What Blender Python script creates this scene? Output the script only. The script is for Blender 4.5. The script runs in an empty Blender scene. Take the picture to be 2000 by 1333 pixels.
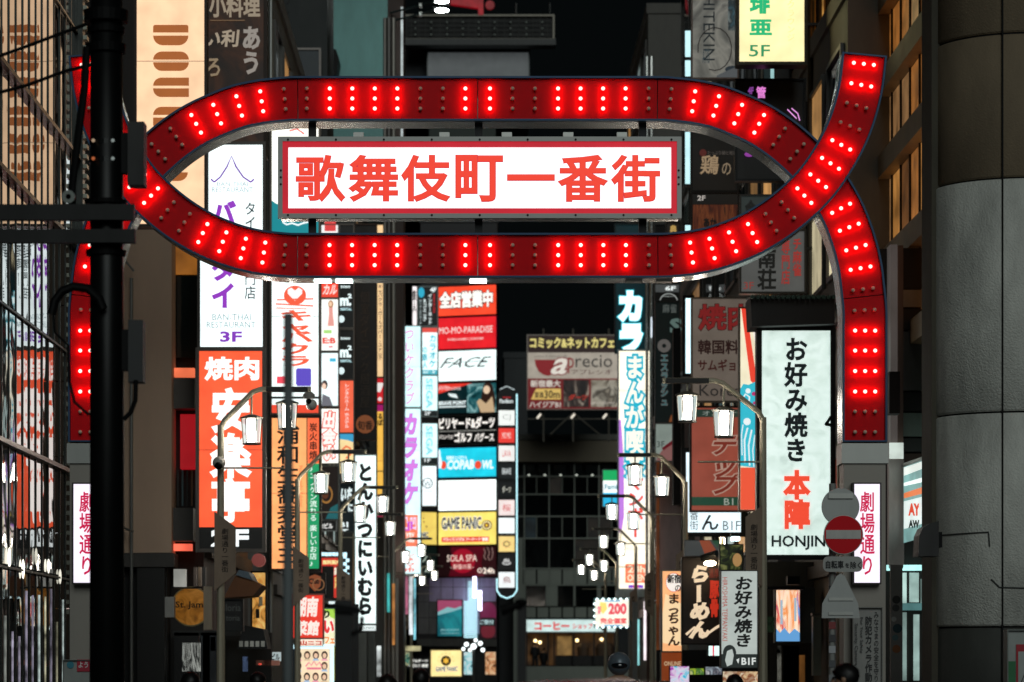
import bpy, math, random
from mathutils import Vector
R = math.radians
PI = math.pi
rnd = random.Random(7)
sc = bpy.context.scene
COL = sc.collection

# ---------------------------------------------------------------- camera, sky, avenue fill light, exposure
F = 6111.11                 # focal length in photograph pixels (110 mm)
CX, HY, CZ = 930.0, 1290.0, 1.7
cam_d = bpy.data.cameras.new('camera')
cam = bpy.data.objects.new('camera', cam_d)
COL.objects.link(cam)
cam.location = (0, 0, CZ)
cam.rotation_euler = (R(90), 0, 0)
cam_d.lens = 110
cam_d.sensor_width = 36
cam_d.shift_x = (1000 - CX) / 2000
cam_d.shift_y = (HY - 666.5) / 2000
cam_d.clip_end = 2000
cam_d.dof.use_dof = True
cam_d.dof.focus_distance = 38
cam_d.dof.aperture_fstop = 2.8
sc.camera = cam

w = bpy.data.worlds.new('World')
sc.world = w
w.use_nodes = True
bg = w.node_tree.nodes['Background']
bg.inputs[0].default_value = (0.30, 0.42, 0.45, 1)
bg.inputs[1].default_value = 0.006

sun_d = bpy.data.lights.new('avenue_fill', 'SUN')  # soft fill added for the unseen avenue lights behind the camera
sun_d.energy = 0.55
sun_d.angle = R(30)
sun_d.color = (0.92, 1.0, 0.97)
sun = bpy.data.objects.new('avenue_fill', sun_d)
sun.rotation_euler = (R(66), 0, R(7))
COL.objects.link(sun)

sc.view_settings.view_transform = 'Standard'
sc.view_settings.look = 'None'
sc.view_settings.exposure = 0
sc.view_settings.gamma = 1
sc.view_settings.use_curve_mapping = False
sc.render.engine = 'CYCLES'
sc.cycles.use_denoising = True
sc.cycles.max_bounces = 5
sc.cycles.diffuse_bounces = 2
sc.cycles.glossy_bounces = 3
sc.cycles.caustics_reflective = False
sc.cycles.caustics_refractive = False
sc.cycles.sample_clamp_indirect = 4

# ---------------------------------------------------------------- helpers
def X(px, Y): return (px - CX) * Y / F
def Z(py, Y): return CZ + (HY - py) * Y / F
def lin(h):
    h = h.lstrip('#')
    c = [int(h[i:i + 2], 16) / 255 for i in (0, 2, 4)]
    return tuple(x / 12.92 if x <= .04045 else ((x + .055) / 1.055) ** 2.4 for x in c) + (1,)

_M = {}
def paint(h, rough=.55, metal=0., var=.22, scale=3., bump=.0, spec=.5):
    k = ('p', h, rough, metal, var, scale, bump, spec)
    if k in _M: return _M[k]
    m = bpy.data.materials.new('paint_' + h); m.use_nodes = True
    nt = m.node_tree; N = nt.nodes; L = nt.links; b = N['Principled BSDF']
    c = lin(h)
    tc = N.new('ShaderNodeTexCoord')
    mp = N.new('ShaderNodeMapping'); mp.inputs['Scale'].default_value = (1, 1, .35)
    L.new(tc.outputs['Object'], mp.inputs[0])
    n = N.new('ShaderNodeTexNoise'); n.inputs['Scale'].default_value = scale; n.inputs['Detail'].default_value = 6
    n.inputs['Roughness'].default_value = .65
    L.new(mp.outputs[0], n.inputs['Vector'])
    r = N.new('ShaderNodeValToRGB')
    r.color_ramp.elements[0].position = .3; r.color_ramp.elements[1].position = .72
    r.color_ramp.elements[0].color = tuple(x * (1 - var) for x in c[:3]) + (1,)
    r.color_ramp.elements[1].color = tuple(min(1, x * (1 + var)) for x in c[:3]) + (1,)
    L.new(n.outputs['Fac'], r.inputs[0]); L.new(r.outputs[0], b.inputs['Base Color'])
    rr = N.new('ShaderNodeMapRange'); rr.inputs['To Min'].default_value = max(.02, rough - .12); rr.inputs['To Max'].default_value = min(1, rough + .15)
    L.new(n.outputs['Fac'], rr.inputs[0]); L.new(rr.outputs[0], b.inputs['Roughness'])
    b.inputs['Metallic'].default_value = metal
    b.inputs['Specular IOR Level'].default_value = spec
    if bump:
        n2 = N.new('ShaderNodeTexNoise'); n2.inputs['Scale'].default_value = 40; n2.inputs['Detail'].default_value = 4
        L.new(tc.outputs['Object'], n2.inputs['Vector'])
        bp = N.new('ShaderNodeBump'); bp.inputs['Strength'].default_value = bump; bp.inputs['Distance'].default_value = .02
        L.new(n2.outputs['Fac'], bp.inputs['Height']); L.new(bp.outputs[0], b.inputs['Normal'])
    _M[k] = m
    return m

def lit(h, s=1., sample=False, var=.07, scale=2.):
    k = ('l', h, s, sample, var)
    if k in _M: return _M[k]
    m = bpy.data.materials.new('lit_' + h); m.use_nodes = True
    nt = m.node_tree; N = nt.nodes; L = nt.links; b = N['Principled BSDF']
    c = lin(h)
    b.inputs['Base Color'].default_value = tuple(x * .25 for x in c[:3]) + (1,)
    b.inputs['Roughness'].default_value = .4
    b.inputs['Emission Color'].default_value = c
    b.inputs['Emission Strength'].default_value = s
    if var:
        tc = N.new('ShaderNodeTexCoord')
        n = N.new('ShaderNodeTexNoise'); n.inputs['Scale'].default_value = scale; n.inputs['Detail'].default_value = 3
        L.new(tc.outputs['Object'], n.inputs['Vector'])
        r = N.new('ShaderNodeMapRange'); r.inputs['From Min'].default_value = .3; r.inputs['From Max'].default_value = .7
        r.inputs['To Min'].default_value = s * (1 - var * 2); r.inputs['To Max'].default_value = s * (1 + var)
        L.new(n.outputs['Fac'], r.inputs[0]); L.new(r.outputs[0], b.inputs['Emission Strength'])
    if not sample: m.cycles.emission_sampling = 'NONE'
    _M[k] = m
    return m

def picture(cols, scale=6., s=.8, sy=1., kind='noise', dist=1.5):
    """a printed or displayed picture: patches of several colours"""
    k = ('i', tuple(cols), scale, s, sy, kind, dist)
    if k in _M: return _M[k]
    m = bpy.data.materials.new('picture'); m.use_nodes = True
    nt = m.node_tree; N = nt.nodes; L = nt.links; b = N['Principled BSDF']
    tc = N.new('ShaderNodeTexCoord'); mp = N.new('ShaderNodeMapping')
    mp.inputs['Scale'].default_value = (1, 1, sy)
    L.new(tc.outputs['Object'], mp.inputs[0])
    n = N.new('ShaderNodeTexNoise'); n.inputs['Scale'].default_value = scale; n.inputs['Detail'].default_value = 5
    n.inputs['Distortion'].default_value = dist
    L.new(mp.outputs[0], n.inputs['Vector'])
    r = N.new('ShaderNodeValToRGB'); e = r.color_ramp.elements
    r.color_ramp.interpolation = 'LINEAR'
    ncol = len(cols)
    e[0].position = .3; e[0].color = lin(cols[0]); e[1].position = .72; e[1].color = lin(cols[-1])
    for i in range(1, ncol - 1):
        q = e.new(.3 + .42 * i / (ncol - 1)); q.color = lin(cols[i])
    L.new(n.outputs['Fac'], r.inputs[0])
    L.new(r.outputs[0], b.inputs['Base Color'])
    b.inputs['Roughness'].default_value = .45
    if s:
        L.new(r.outputs[0], b.inputs['Emission Color']); b.inputs['Emission Strength'].default_value = s
        m.cycles.emission_sampling = 'NONE'
    _M[k] = m
    return m

def glass(h='0a0f10', rough=.03, ior=1.9):
    k = ('g', h, rough, ior)
    if k in _M: return _M[k]
    m = bpy.data.materials.new('glass'); m.use_nodes = True
    nt = m.node_tree; b = nt.nodes['Principled BSDF']
    b.inputs['Base Color'].default_value = lin(h)
    b.inputs['Roughness'].default_value = rough
    b.inputs['IOR'].default_value = ior
    tc = nt.nodes.new('ShaderNodeTexCoord')
    n = nt.nodes.new('ShaderNodeTexNoise'); n.inputs['Scale'].default_value = .9
    nt.links.new(tc.outputs['Object'], n.inputs['Vector'])
    bp = nt.nodes.new('ShaderNodeBump'); bp.inputs['Strength'].default_value = .09; bp.inputs['Distance'].default_value = .1
    nt.links.new(n.outputs['Fac'], bp.inputs['Height']); nt.links.new(bp.outputs[0], b.inputs['Normal'])
    _M[k] = m
    return m

class MB:
    def __init__(s): s.v = []; s.f = []
    def add(s, vs, fs):
        n = len(s.v); s.v += [tuple(v) for v in vs]; s.f += [tuple(i + n for i in f) for f in fs]; return s
    def box(s, x0, x1, y0, y1, z0, z1):
        return s.add([(x, y, z) for z in (z0, z1) for y in (y0, y1) for x in (x0, x1)],
                     [(0, 2, 3, 1), (4, 5, 7, 6), (0, 1, 5, 4), (2, 6, 7, 3), (0, 4, 6, 2), (1, 3, 7, 5)])
    def prism(s, poly, y0, y1):          # polygon in x,z seen from -Y, anticlockwise
        n = len(poly)
        a = [(p[0], y0, p[1]) for p in poly] + [(p[0], y1, p[1]) for p in poly]
        return s.add(a, [tuple(range(n)), tuple(range(2 * n - 1, n - 1, -1))] + [((i + 1) % n, i, n + i, n + (i + 1) % n) for i in range(n)])
    def tube(s, pts, r, n=10, cap=True):
        pts = [Vector(p) for p in pts]; m = len(pts)
        rs = r if isinstance(r, (list, tuple)) else [r] * m
        up = None; vs = []
        for i, p in enumerate(pts):
            d = (pts[min(i + 1, m - 1)] - pts[max(i - 1, 0)]).normalized()
            if up is None: up = Vector((0, 1, 0)) if abs(d.y) < .9 else Vector((1, 0, 0))
            a = d.cross(up).normalized(); b = a.cross(d).normalized(); up = b
            for k in range(n):
                t = 2 * PI * k / n
                vs.append(p + (a * math.cos(t) + b * math.sin(t)) * rs[i])
        fs = [(i * n + k, i * n + (k + 1) % n, (i + 1) * n + (k + 1) % n, (i + 1) * n + k) for i in range(m - 1) for k in range(n)]
        if cap: fs += [tuple(range(n - 1, -1, -1)), tuple((m - 1) * n + k for k in range(n))]
        return s.add(vs, fs)
    def lathe(s, prof, c, n=24, axis='z'):  # profile of (radius, height)
        vs = []
        for r, h in prof:
            for k in range(n):
                t = 2 * PI * k / n
                if axis == 'z': vs.append((c[0] + r * math.cos(t), c[1] + r * math.sin(t), c[2] + h))
                else: vs.append((c[0] + r * math.cos(t), c[1] + h, c[2] + r * math.sin(t)))
        m = len(prof)
        fs = [(i * n + k, i * n + (k + 1) % n, (i + 1) * n + (k + 1) % n, (i + 1) * n + k) for i in range(m - 1) for k in range(n)]
        fs += [tuple(range(n - 1, -1, -1)), tuple((m - 1) * n + k for k in range(n))]
        return s.add(vs, fs)
    def ball(s, c, rx, ry=None, rz=None, n=16, m=10):
        ry = ry or rx; rz = rz or rx; vs = []
        for i in range(m + 1):
            a = -PI / 2 + PI * (i + (.02 if i == 0 else -.02 if i == m else 0)) / m
            for k in range(n):
                t = 2 * PI * k / n
                vs.append((c[0] + rx * math.cos(a) * math.cos(t), c[1] + ry * math.cos(a) * math.sin(t), c[2] + rz * math.sin(a)))
        fs = [(i * n + k, i * n + (k + 1) % n, (i + 1) * n + (k + 1) % n, (i + 1) * n + k) for i in range(m) for k in range(n)]
        return s.add(vs, fs)
    def ring(s, x0, x1, z0, z1, t, y0, y1):  # picture-frame in the xz plane
        o = [(x0, z0), (x1, z0), (x1, z1), (x0, z1)]; i = [(x0 + t, z0 + t), (x1 - t, z0 + t), (x1 - t, z1 - t), (x0 + t, z1 - t)]
        vs = [(a, y, b) for y in (y0, y1) for a, b in o + i]
        fs = []
        for k in range(4):
            j = (k + 1) % 4
            fs += [(k, j, 4 + j, 4 + k), (8 + j, 8 + k, 12 + k, 12 + j), (j, k, 8 + k, 8 + j), (4 + k, 4 + j, 12 + j, 12 + k)]
        return s.add(vs, fs)

def org(p):
    o = Vector((0, 0, 0))
    while p is not None: o += p.location; p = p.parent
    return o

def obj(name, mb, mat, parent=None, smooth=False, loc=None, sx=1.):
    o0 = org(parent) if parent is not None else Vector(loc if loc is not None else (0, 0, 0))
    me = bpy.data.meshes.new(name)
    me.from_pydata([((v[0] - o0.x) * sx, v[1] - o0.y, v[2] - o0.z) for v in mb.v], [], mb.f)
    me.materials.append(mat)
    if smooth:
        for p in me.polygons: p.use_smooth = True
    me.update()
    o = bpy.data.objects.new(name, me); COL.objects.link(o)
    if parent is not None: o.parent = parent
    else: o.location = o0
    return o

def share(name, me, parent, loc):
    o = bpy.data.objects.new(name, me); COL.objects.link(o); o.parent = parent
    o.location = Vector(loc) - org(parent)
    return o

def thing(name, label, cat, loc, group=None, rz=0):
    o = bpy.data.objects.new(name, None); COL.objects.link(o)
    o.empty_display_size = .3
    o.location = loc; o.rotation_euler.z = rz
    o['label'] = label; o['category'] = cat
    if group: o['group'] = group
    return o
def tag(o, label, cat, group=None):
    o['label'] = label; o['category'] = cat
    if group: o['group'] = group
    return o
def struct(name, mb, mat):
    o = obj(name, mb, mat); o['kind'] = 'structure'; return o

def copy_tree(o, parent=None):
    c = o.copy(); COL.objects.link(c)
    if parent is not None: c.parent = parent
    for ch in list(o.children): copy_tree(ch, c)
    return c

# ---- lettering: glyph outlines of the built-in typeface turned to mesh
_G = {}
def glyphs(text, bold, shear=0.):
    k = (text, bold, shear)
    if k in _G: return _G[k]
    c = bpy.data.curves.new('g', 'FONT'); c.body = text; c.resolution_u = 2; c.shear = shear
    if bold: c.bevel_depth = bold; c.bevel_resolution = 0
    o = bpy.data.objects.new('g', c)
    me = bpy.data.meshes.new_from_object(o)
    r = ([tuple(v.co) for v in me.vertices], [tuple(p.vertices) for p in me.polygons])
    bpy.data.objects.remove(o); bpy.data.meshes.remove(me); bpy.data.curves.remove(c)
    _G[k] = r
    return r
def layout(text, bold, shear, vert):
    if not vert: return glyphs(text, bold, shear)
    V = []; Fc = []; y = 0
    for ch in text:
        if ch == ' ': y -= .45; continue
        v, f = glyphs(ch, bold, shear)
        if ch in 'ー―~〜-':
            cy = .37; v = [((cy - b), 0.37 - (a - .5), c) for a, b, c in v]
            v = [(a + .0, b, c) for a, b, c in v]; xo = 0
        elif ord(ch) < 0x2000:
            xs = [p[0] for p in v]; xo = -(min(xs) + max(xs)) / 2
        else: xo = -.5
        n = len(V); V += [(a + xo, b + y, c) for a, b, c in v]; Fc += [tuple(i + n for i in q) for q in f]
        y -= 1.0 if ch not in 'ッャュョ・っ' else .8
    return V, Fc

def letters(text, x0, x1, z0, z1, y, mat, parent, bold=.0, v=False, shear=0., outline=None, om=None, rot=0, sx=1., name='lettering'):
    bv, bf = layout(text, bold, shear, v)
    def rt(vs):
        if rot == 90: return [(b, -a, c) for a, b, c in vs]     # turned clockwise
        if rot == -90: return [(-b, a, c) for a, b, c in vs]
        if rot == 180: return [(-a, -b, c) for a, b, c in vs]
        return vs
    bv = rt(bv)
    xs = [p[0] for p in bv]; ys = [p[1] for p in bv]
    ax, bx, ay, by = min(xs), max(xs), min(ys), max(ys)
    kx = (x1 - x0) / max(bx - ax, 1e-6); kz = (z1 - z0) / max(by - ay, 1e-6)
    if by - ay < .25: kz = min(kz, kx); z0 = (z0 + z1) / 2 - kz * (by - ay) / 2
    kd = .06 * min(kx, kz)
    def emit(vs, fs, mt, yy, nm):
        mb = MB(); mb.add([(x0 + (a - ax) * kx, yy - c * kd, z0 + (b - ay) * kz) for a, b, c in vs], fs)
        return obj(nm, mb, mt, parent, sx=sx)
    if outline:
        ov, of = layout(text, bold + outline, shear, v)
        emit(rt(ov), of, om, y, 'lettering_outline')
        y -= .012
    return emit(bv, bf, mat, y, name)

def sign(name, label, cat, box, Y, face, s=0., items=(), frame='3a3836', fw=4, depth=.3, yaw=0., group=None, fmat=None, body=None, rec=.03, var=.07, nof=False):
    """an advertising box; pixel measures of the photograph give its real size at the distance Y"""
    x0, y0, x1, y1 = box
    k = Y / F; yr = R(yaw); sx = 1 / math.cos(yr)
    cx = (x0 + x1) / 2
    t = thing(name, label, cat, (X(cx, Y), Y, Z(y1, Y)), group, yr)
    xa, xb, za, zb = X(x0, Y), X(x1, Y), Z(y1, Y), Z(y0, Y)
    fm = paint(frame, .4, .6, .15)
    f = fw * k
    obj('cabinet', MB().box(xa - f * .8, xb + f * .8, Y + rec + .012, Y + depth, za - f * .8, zb + f * .8), body or fm, t, sx=sx)
    if fw and not nof: obj('frame', MB().ring(xa - f, xb + f, za - f, zb + f, f, Y - .02, Y + rec + .008), fm, t, sx=sx)
    mt = face if not isinstance(face, str) else (lit(face, s * (1.3 if min(lin(face)[:3]) > .6 and s > .9 else 1.12 if s > .9 else 1), True, max(var, .09)) if s else paint(face, .5))
    obj('face_panel', MB().add([(xa, Y + rec, za), (xb, Y + rec, za), (xb, Y + rec, zb), (xa, Y + rec, zb)], [(0, 1, 2, 3)]), mt, t, sx=sx)
    lay = [Y + rec - .006]
    if s > .9 and isinstance(face, str) and (zb - za) > 2.6:      # joints between the acrylic sheets
        c = [int(face[i:i + 2], 16) for i in (0, 2, 4)]
        dk = '%02x%02x%02x' % tuple(int(v * .62) for v in c)
        nseg = int((zb - za) / 1.3)
        for i in range(1, nseg):
            zz = za + (zb - za) * i / nseg
            obj('sheet_joint', MB().add([(xa, Y + rec - .003, zz - .006), (xb, Y + rec - .003, zz - .006), (xb, Y + rec - .003, zz + .006), (xa, Y + rec - .003, zz + .006)], [(0, 1, 2, 3)]), lit(dk, .9, False, 0), t, sx=sx)
    step = .006 if Y < 80 else .012
    def mat(c, ss):
        if not isinstance(c, str): return c
        ss = s if ss is None else ss
        return lit(c, ss, False, 0) if ss else paint(c, .5)
    for it in items:
        kind, o = it[0], (it[-1] if isinstance(it[-1], dict) else {})
        lay[0] -= step
        y = lay[0]
        if kind == 't':
            bx = it[2]
            letters(it[1], X(bx[0], Y), X(bx[2], Y), Z(bx[3], Y), Z(bx[1], Y), y, mat(it[3], o.get('s')), t, o.get('b', .02),
                    o.get('v', False), o.get('k', 0.), o.get('ow', .05) if 'o' in o else None, mat(o['o'], o.get('os')) if 'o' in o else None, o.get('rot', 0), sx)
            if 'o' in o: lay[0] -= .012
        elif kind == 'r':
            bx = it[1]
            obj(o.get('n', 'panel'), MB().add([(X(bx[0], Y), y, Z(bx[3], Y)), (X(bx[2], Y), y, Z(bx[3], Y)), (X(bx[2], Y), y, Z(bx[1], Y)), (X(bx[0], Y), y, Z(bx[1], Y))], [(0, 1, 2, 3)]), mat(it[2], o.get('s')), t, sx=sx)
        elif kind == 'd':
            n = 28; cx_, cy_, r_ = it[1:4]; ry = o.get('ry', r_)
            ri = o.get('ri', 0)
            pts = [(X(cx_ + r_ * math.cos(2 * PI * i / n), Y), y, Z(cy_ - ry * math.sin(2 * PI * i / n), Y)) for i in range(n)]
            if ri:
                q = ri / r_
                pts += [(X(cx_ + ri * math.cos(2 * PI * i / n), Y), y, Z(cy_ - ry * q * math.sin(2 * PI * i / n), Y)) for i in range(n)]
                fs = [(i, (i + 1) % n, n + (i + 1) % n, n + i) for i in range(n)]
            else: fs = [tuple(range(n))]
            obj(o.get('n', 'emblem'), MB().add(pts, fs), mat(it[4], o.get('s')), t, sx=sx)
        elif kind == 'p':
            obj(o.get('n', 'emblem'), MB().add([(X(a, Y), y, Z(b, Y)) for a, b in it[1]], [tuple(range(len(it[1])))]), mat(it[2], o.get('s')), t, sx=sx)
        elif kind == 'l':     # a drawn line through points, width in pixels
            pts = it[1]; wd = it[3] * k / 2; mb = MB()
            P = [Vector((X(a, Y), 0, Z(b, Y))) for a, b in pts]; vs = []
            for i, p in enumerate(P):
                d = (P[min(i + 1, len(P) - 1)] - P[max(i - 1, 0)]).normalized(); nn = Vector((-d.z, 0, d.x)) * wd
                vs += [(p.x + nn.x, y, p.z + nn.z), (p.x - nn.x, y, p.z - nn.z)]
            mb.add(vs, [(2 * i, 2 * i + 1, 2 * i + 3, 2 * i + 2) for i in range(len(P) - 1)])
            obj(o.get('n', 'emblem'), mb, mat(it[2], o.get('s')), t, sx=sx)
    return t

STEEL = paint('a4a6a2', .32, .7, .08, 1.)
DARKM = paint('16181a', .45, .5, .2)
BLACK = paint('08090a', .6, spec=.2)

# ---------------------------------------------------------------- ground
struct('ground', MB().box(-400, 400, -60, 700, -.3, 0), paint('26282a', .5, 0, .3, 1.))
struct('pavement', MB().box(-6.0, -3.6, 36, 140, 0.004, .12), paint('55534f', .6, 0, .2, 2.))
struct('pavement', MB().box(3.9, 6.8, 34, 140, 0.004, .12), paint('8a8680', .6, 0, .2, 2.))
struct('road', MB().box(-3.59, 3.89, 36, 172, 0.001, .008), paint('2c2d2e', .4, 0, .3, 2.))
mb = MB()
for i in range(9): mb.box(-3.2 + i * .8, -2.75 + i * .8, 37, 40.5, .009, .013)
struct('crossing_marking', mb, paint('c8c8c4', .6))['kind'] = 'structure'

# ---------------------------------------------------------------- the red gate
GY = 37.0; GK = GY / F; GS = GY / 45.2; MX = 933.
def gx(px): return X(px, GY)
def gz(py): return Z(py, GY)
gate = thing('street_gate', 'huge red ribbon shaped street gate studded with round bulbs, on two steel legs', 'gate', (gx(MX), GY, 0))
RED = paint('e40516', .55, 0, .13, 1.3, .06, .15)
TEAL = paint('0d3f63', .4, .3, .15)
CHROME = paint('d4d6d2', .22, .6, .05, .6)
A_half = [(933, 500), (1000, 500), (1100, 500), (1200, 500), (1285, 500), (1310, 499), (1350, 495), (1390, 487), (1430, 474), (1469, 457), (1505, 436),
          (1538, 412), (1570, 384), (1597, 355), (1621, 321), (1642, 285), (1659, 248), (1672, 208), (1681, 168), (1686, 127), (1688, 107)]
B_half = [(933, 192), (1000, 192), (1100, 192), (1200, 192), (1285, 192), (1310, 193), (1355, 198), (1399, 207), (1442, 223), (1483, 242), (1522, 267), (1557, 296),
          (1590, 329), (1619, 366), (1643, 407), (1659, 444), (1672, 484), (1681, 524), (1686, 565), (1690, 606), (1690, 646), (1690, 685), (1690, 725), (1690, 765), (1690, 804), (1690, 844), (1690, 863)]
def smooth_line(pts, sub=3):
    out = []
    P = [pts[0]] + pts + [pts[-1]]
    for i in range(1, len(P) - 2):
        p0, p1, p2, p3 = [Vector(q) for q in P[i - 1:i + 3]]
        for k in range(sub):
            t = k / sub
            out.append(.5 * ((2 * p1) + (p2 - p0) * t + (2 * p0 - 5 * p1 + 4 * p2 - p3) * t * t + (3 * p1 - p0 - 3 * p2 + p3) * t ** 3))
    out.append(Vector(pts[-1])); return out
HW = 43.0
def ribbon(half, cuts, yf, nm):
    half = half[1:]
    full = [(2 * MX - a, b) for a, b in reversed(half)] + [(MX, half[0][1])] + half
    L = smooth_line([Vector(q) for q in full])
    N = []
    for i in range(len(L)):
        d = (L[min(i + 1, len(L) - 1)] - L[max(i - 1, 0)]).normalized(); N.append(Vector((-d.y, d.x)))
    def W(i, off, y): p = L[i] + N[i] * off; return (gx(p.x), y, gz(p.y))
    m = len(L)
    # casing: side walls and back, one closed channel
    back = yf + .64 * GS; mb = MB(); vs = []
    for i in range(m): vs += [W(i, HW, yf), W(i, HW, back), W(i, -HW, back), W(i, -HW, yf)]
    fs = []
    for i in range(m - 1):
        for k in range(3): fs.append((4 * i + k, 4 * i + k + 1, 4 * i + k + 5, 4 * i + k + 4))
    fs += [(0, 1, 2, 3), tuple(4 * (m - 1) + k for k in (3, 2, 1, 0))]
    mb.add(vs, fs); obj('casing', mb, CHROME, gate)
    # trim along both edges and across both ends
    for sgn in (1, -1):
        mb = MB(); vs = []
        for i in range(m): vs += [W(i, sgn * (HW + .6), yf + .03), W(i, sgn * (HW + .6), yf - .055), W(i, sgn * (HW - 3.2), yf - .055), W(i, sgn * (HW - 3.2), yf + .03)]
        fs = [(4 * i + k, 4 * i + (k + 1) % 4, 4 * i + 4 + (k + 1) % 4, 4 * i + 4 + k) for i in range(m - 1) for k in range(4)]
        fs += [(0, 1, 2, 3), tuple(4 * (m - 1) + k for k in (3, 2, 1, 0))]
        mb.add(vs, fs); obj('edge_trim', mb, TEAL, gate)
    for i, s in ((0, 1), (m - 1, -1)):
        j = i + s
        d = (L[j] - L[i]).normalized() * 3
        def q(a, e, y): p = L[i] + N[i] * a + d * e; return (gx(p.x), y, gz(p.y))
        mb = MB().add([q(-HW + 3.3, 0, yf - .054), q(HW - 3.3, 0, yf - .054), q(HW - 3.3, 1, yf - .054), q(-HW + 3.3, 1, yf - .054),
                       q(-HW + 3.3, 0, yf + .03), q(HW - 3.3, 0, yf + .03), q(HW - 3.3, 1, yf + .03), q(-HW + 3.3, 1, yf + .03)],
                      [(0, 1, 2, 3), (4, 7, 6, 5), (0, 4, 5, 1), (1, 5, 6, 2), (2, 6, 7, 3), (3, 7, 4, 0)])
        obj('edge_trim', mb, TEAL, gate)
    # red face in segments, cut at the seams
    idx = [0] + [min(range(m), key=lambda i: (L[i] - Vector(c)).length) for c in cuts] + [m - 1]
    idx = sorted(set(idx))
    for a, b in zip(idx[:-1], idx[1:]):
        vs = []
        for i in range(a, b + 1):
            p = L[i]
            if i == a and a: t = .9
            elif i == b and b != m - 1: t = -.9
            else: t = 0
            dd = Vector((N[i].y, -N[i].x)) * t
            for o_ in (HW - 3.4, -(HW - 3.4)):
                qq = p + N[i] * o_ + dd
                vs.append((gx(qq.x), yf, gz(qq.y)))
        n = b - a + 1
        front = [(2 * i, 2 * i + 2, 2 * i + 3, 2 * i + 1) for i in range(n - 1)]
        k0 = len(vs); vs += [(x, y + .03, z) for x, y, z in vs]
        fs = front + [(k0 + f[3], k0 + f[2], k0 + f[1], k0 + f[0]) for f in front]
        fs += [(0, 1, k0 + 1, k0), (2 * n - 1, 2 * n - 2, k0 + 2 * n - 2, k0 + 2 * n - 1)]
        fs += [(2 * i + 2, 2 * i, k0 + 2 * i, k0 + 2 * i + 2) for i in range(n - 1)] + [(2 * i + 1, 2 * i + 3, k0 + 2 * i + 3, k0 + 2 * i + 1) for i in range(n - 1)]
        obj('face_panel', MB().add(vs, fs), RED, gate)
    return L
LA = ribbon(A_half, [(580, 500), (933, 500), (1286, 500)], GY, 'A')
LB = ribbon(B_half, [(580, 192), (933, 192), (1286, 192), (1688, 585), (178, 585)], GY + .07, 'B')

# bulbs
BULB_ON = bpy.data.materials.new('bulb_on'); BULB_ON.use_nodes = True
b = BULB_ON.node_tree.nodes['Principled BSDF']
b.inputs['Base Color'].default_value = (.8, .3, .2, 1); b.inputs['Emission Color'].default_value = (1, .010, .013, 1); b.inputs['Emission Strength'].default_value = 11
BULB_TIP = lit('ffe6d8', 1.6, False, 0)
BULB_OFF = paint('f0d2ba', .25, 0, .1)
def bulb_mesh(mat, nm):
    mb = MB().lathe([(r * GS, h * GS) for r, h in [(.012, 0), (.014, -.030), (.029, -.050), (.028, -.072), (.015, -.086), (.003, -.090)]], (0, 0, 0), 12, 'y')
    me = bpy.data.meshes.new(nm); me.from_pydata(mb.v, [], mb.f); me.materials.append(mat)
    if mat is BULB_ON: me.materials.append(BULB_TIP)
    for i, p in enumerate(me.polygons):
        p.use_smooth = True
        if mat is BULB_ON and (36 <= i < 60 or i == len(me.polygons) - 1): p.material_index = 1
    return me
M_ON = bulb_mesh(BULB_ON, 'bulb'); M_OFF = bulb_mesh(BULB_OFF, 'bulb_off')
def rows(pts, L, yf):
    for px, py, on in pts:
        for mx in (px, 2 * MX - px):
            c = Vector((mx, py))
            i = min(range(len(L)), key=lambda i: (L[i] - c).length)
            d = (L[min(i + 2, len(L) - 1)] - L[max(i - 2, 0)]).normalized(); n = Vector((-d.y, d.x))
            for k in (-1, 0, 1):
                q = c + n * k * 19.6
                share('bulb', M_ON if on else M_OFF, gate, (gx(q.x), yf - .002, gz(q.y)))
S = [(957, 1), (1001, 0), (1045, 0), (1090, 1), (1134, 1), (1178, 1), (1222, 1), (1267, 0), (1310, 0)]
rows([(x, 192.5 if x < 1300 else 193.5, o) for x, o in S] +
     [(1355, 198, 1), (1399, 207, 1), (1442, 223, 1), (1483, 242, 1), (1522, 267, 0), (1557, 296, 0),
      (1643, 407, 1), (1659, 444, 1), (1672, 484, 1), (1681, 524, 1), (1686, 565, 0), (1689, 606, 0),
      (1690, 646, 1), (1690, 685, 1), (1690, 725, 1), (1690, 765, 1), (1690, 804, 0), (1690, 844, 0)], LB, GY + .07)
rows([(x, 500, o) for x, o in S] +
     [(1350, 495, 1), (1390, 487, 1), (1430, 474, 1), (1469, 457, 1), (1505, 436, 0), (1538, 412, 0),
      (1570, 384, 1), (1597, 355, 1), (1621, 321, 1), (1642, 285, 1), (1659, 248, 0), (1672, 208, 0), (1681, 168, 1), (1686, 127, 1)], LA, GY)

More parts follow.
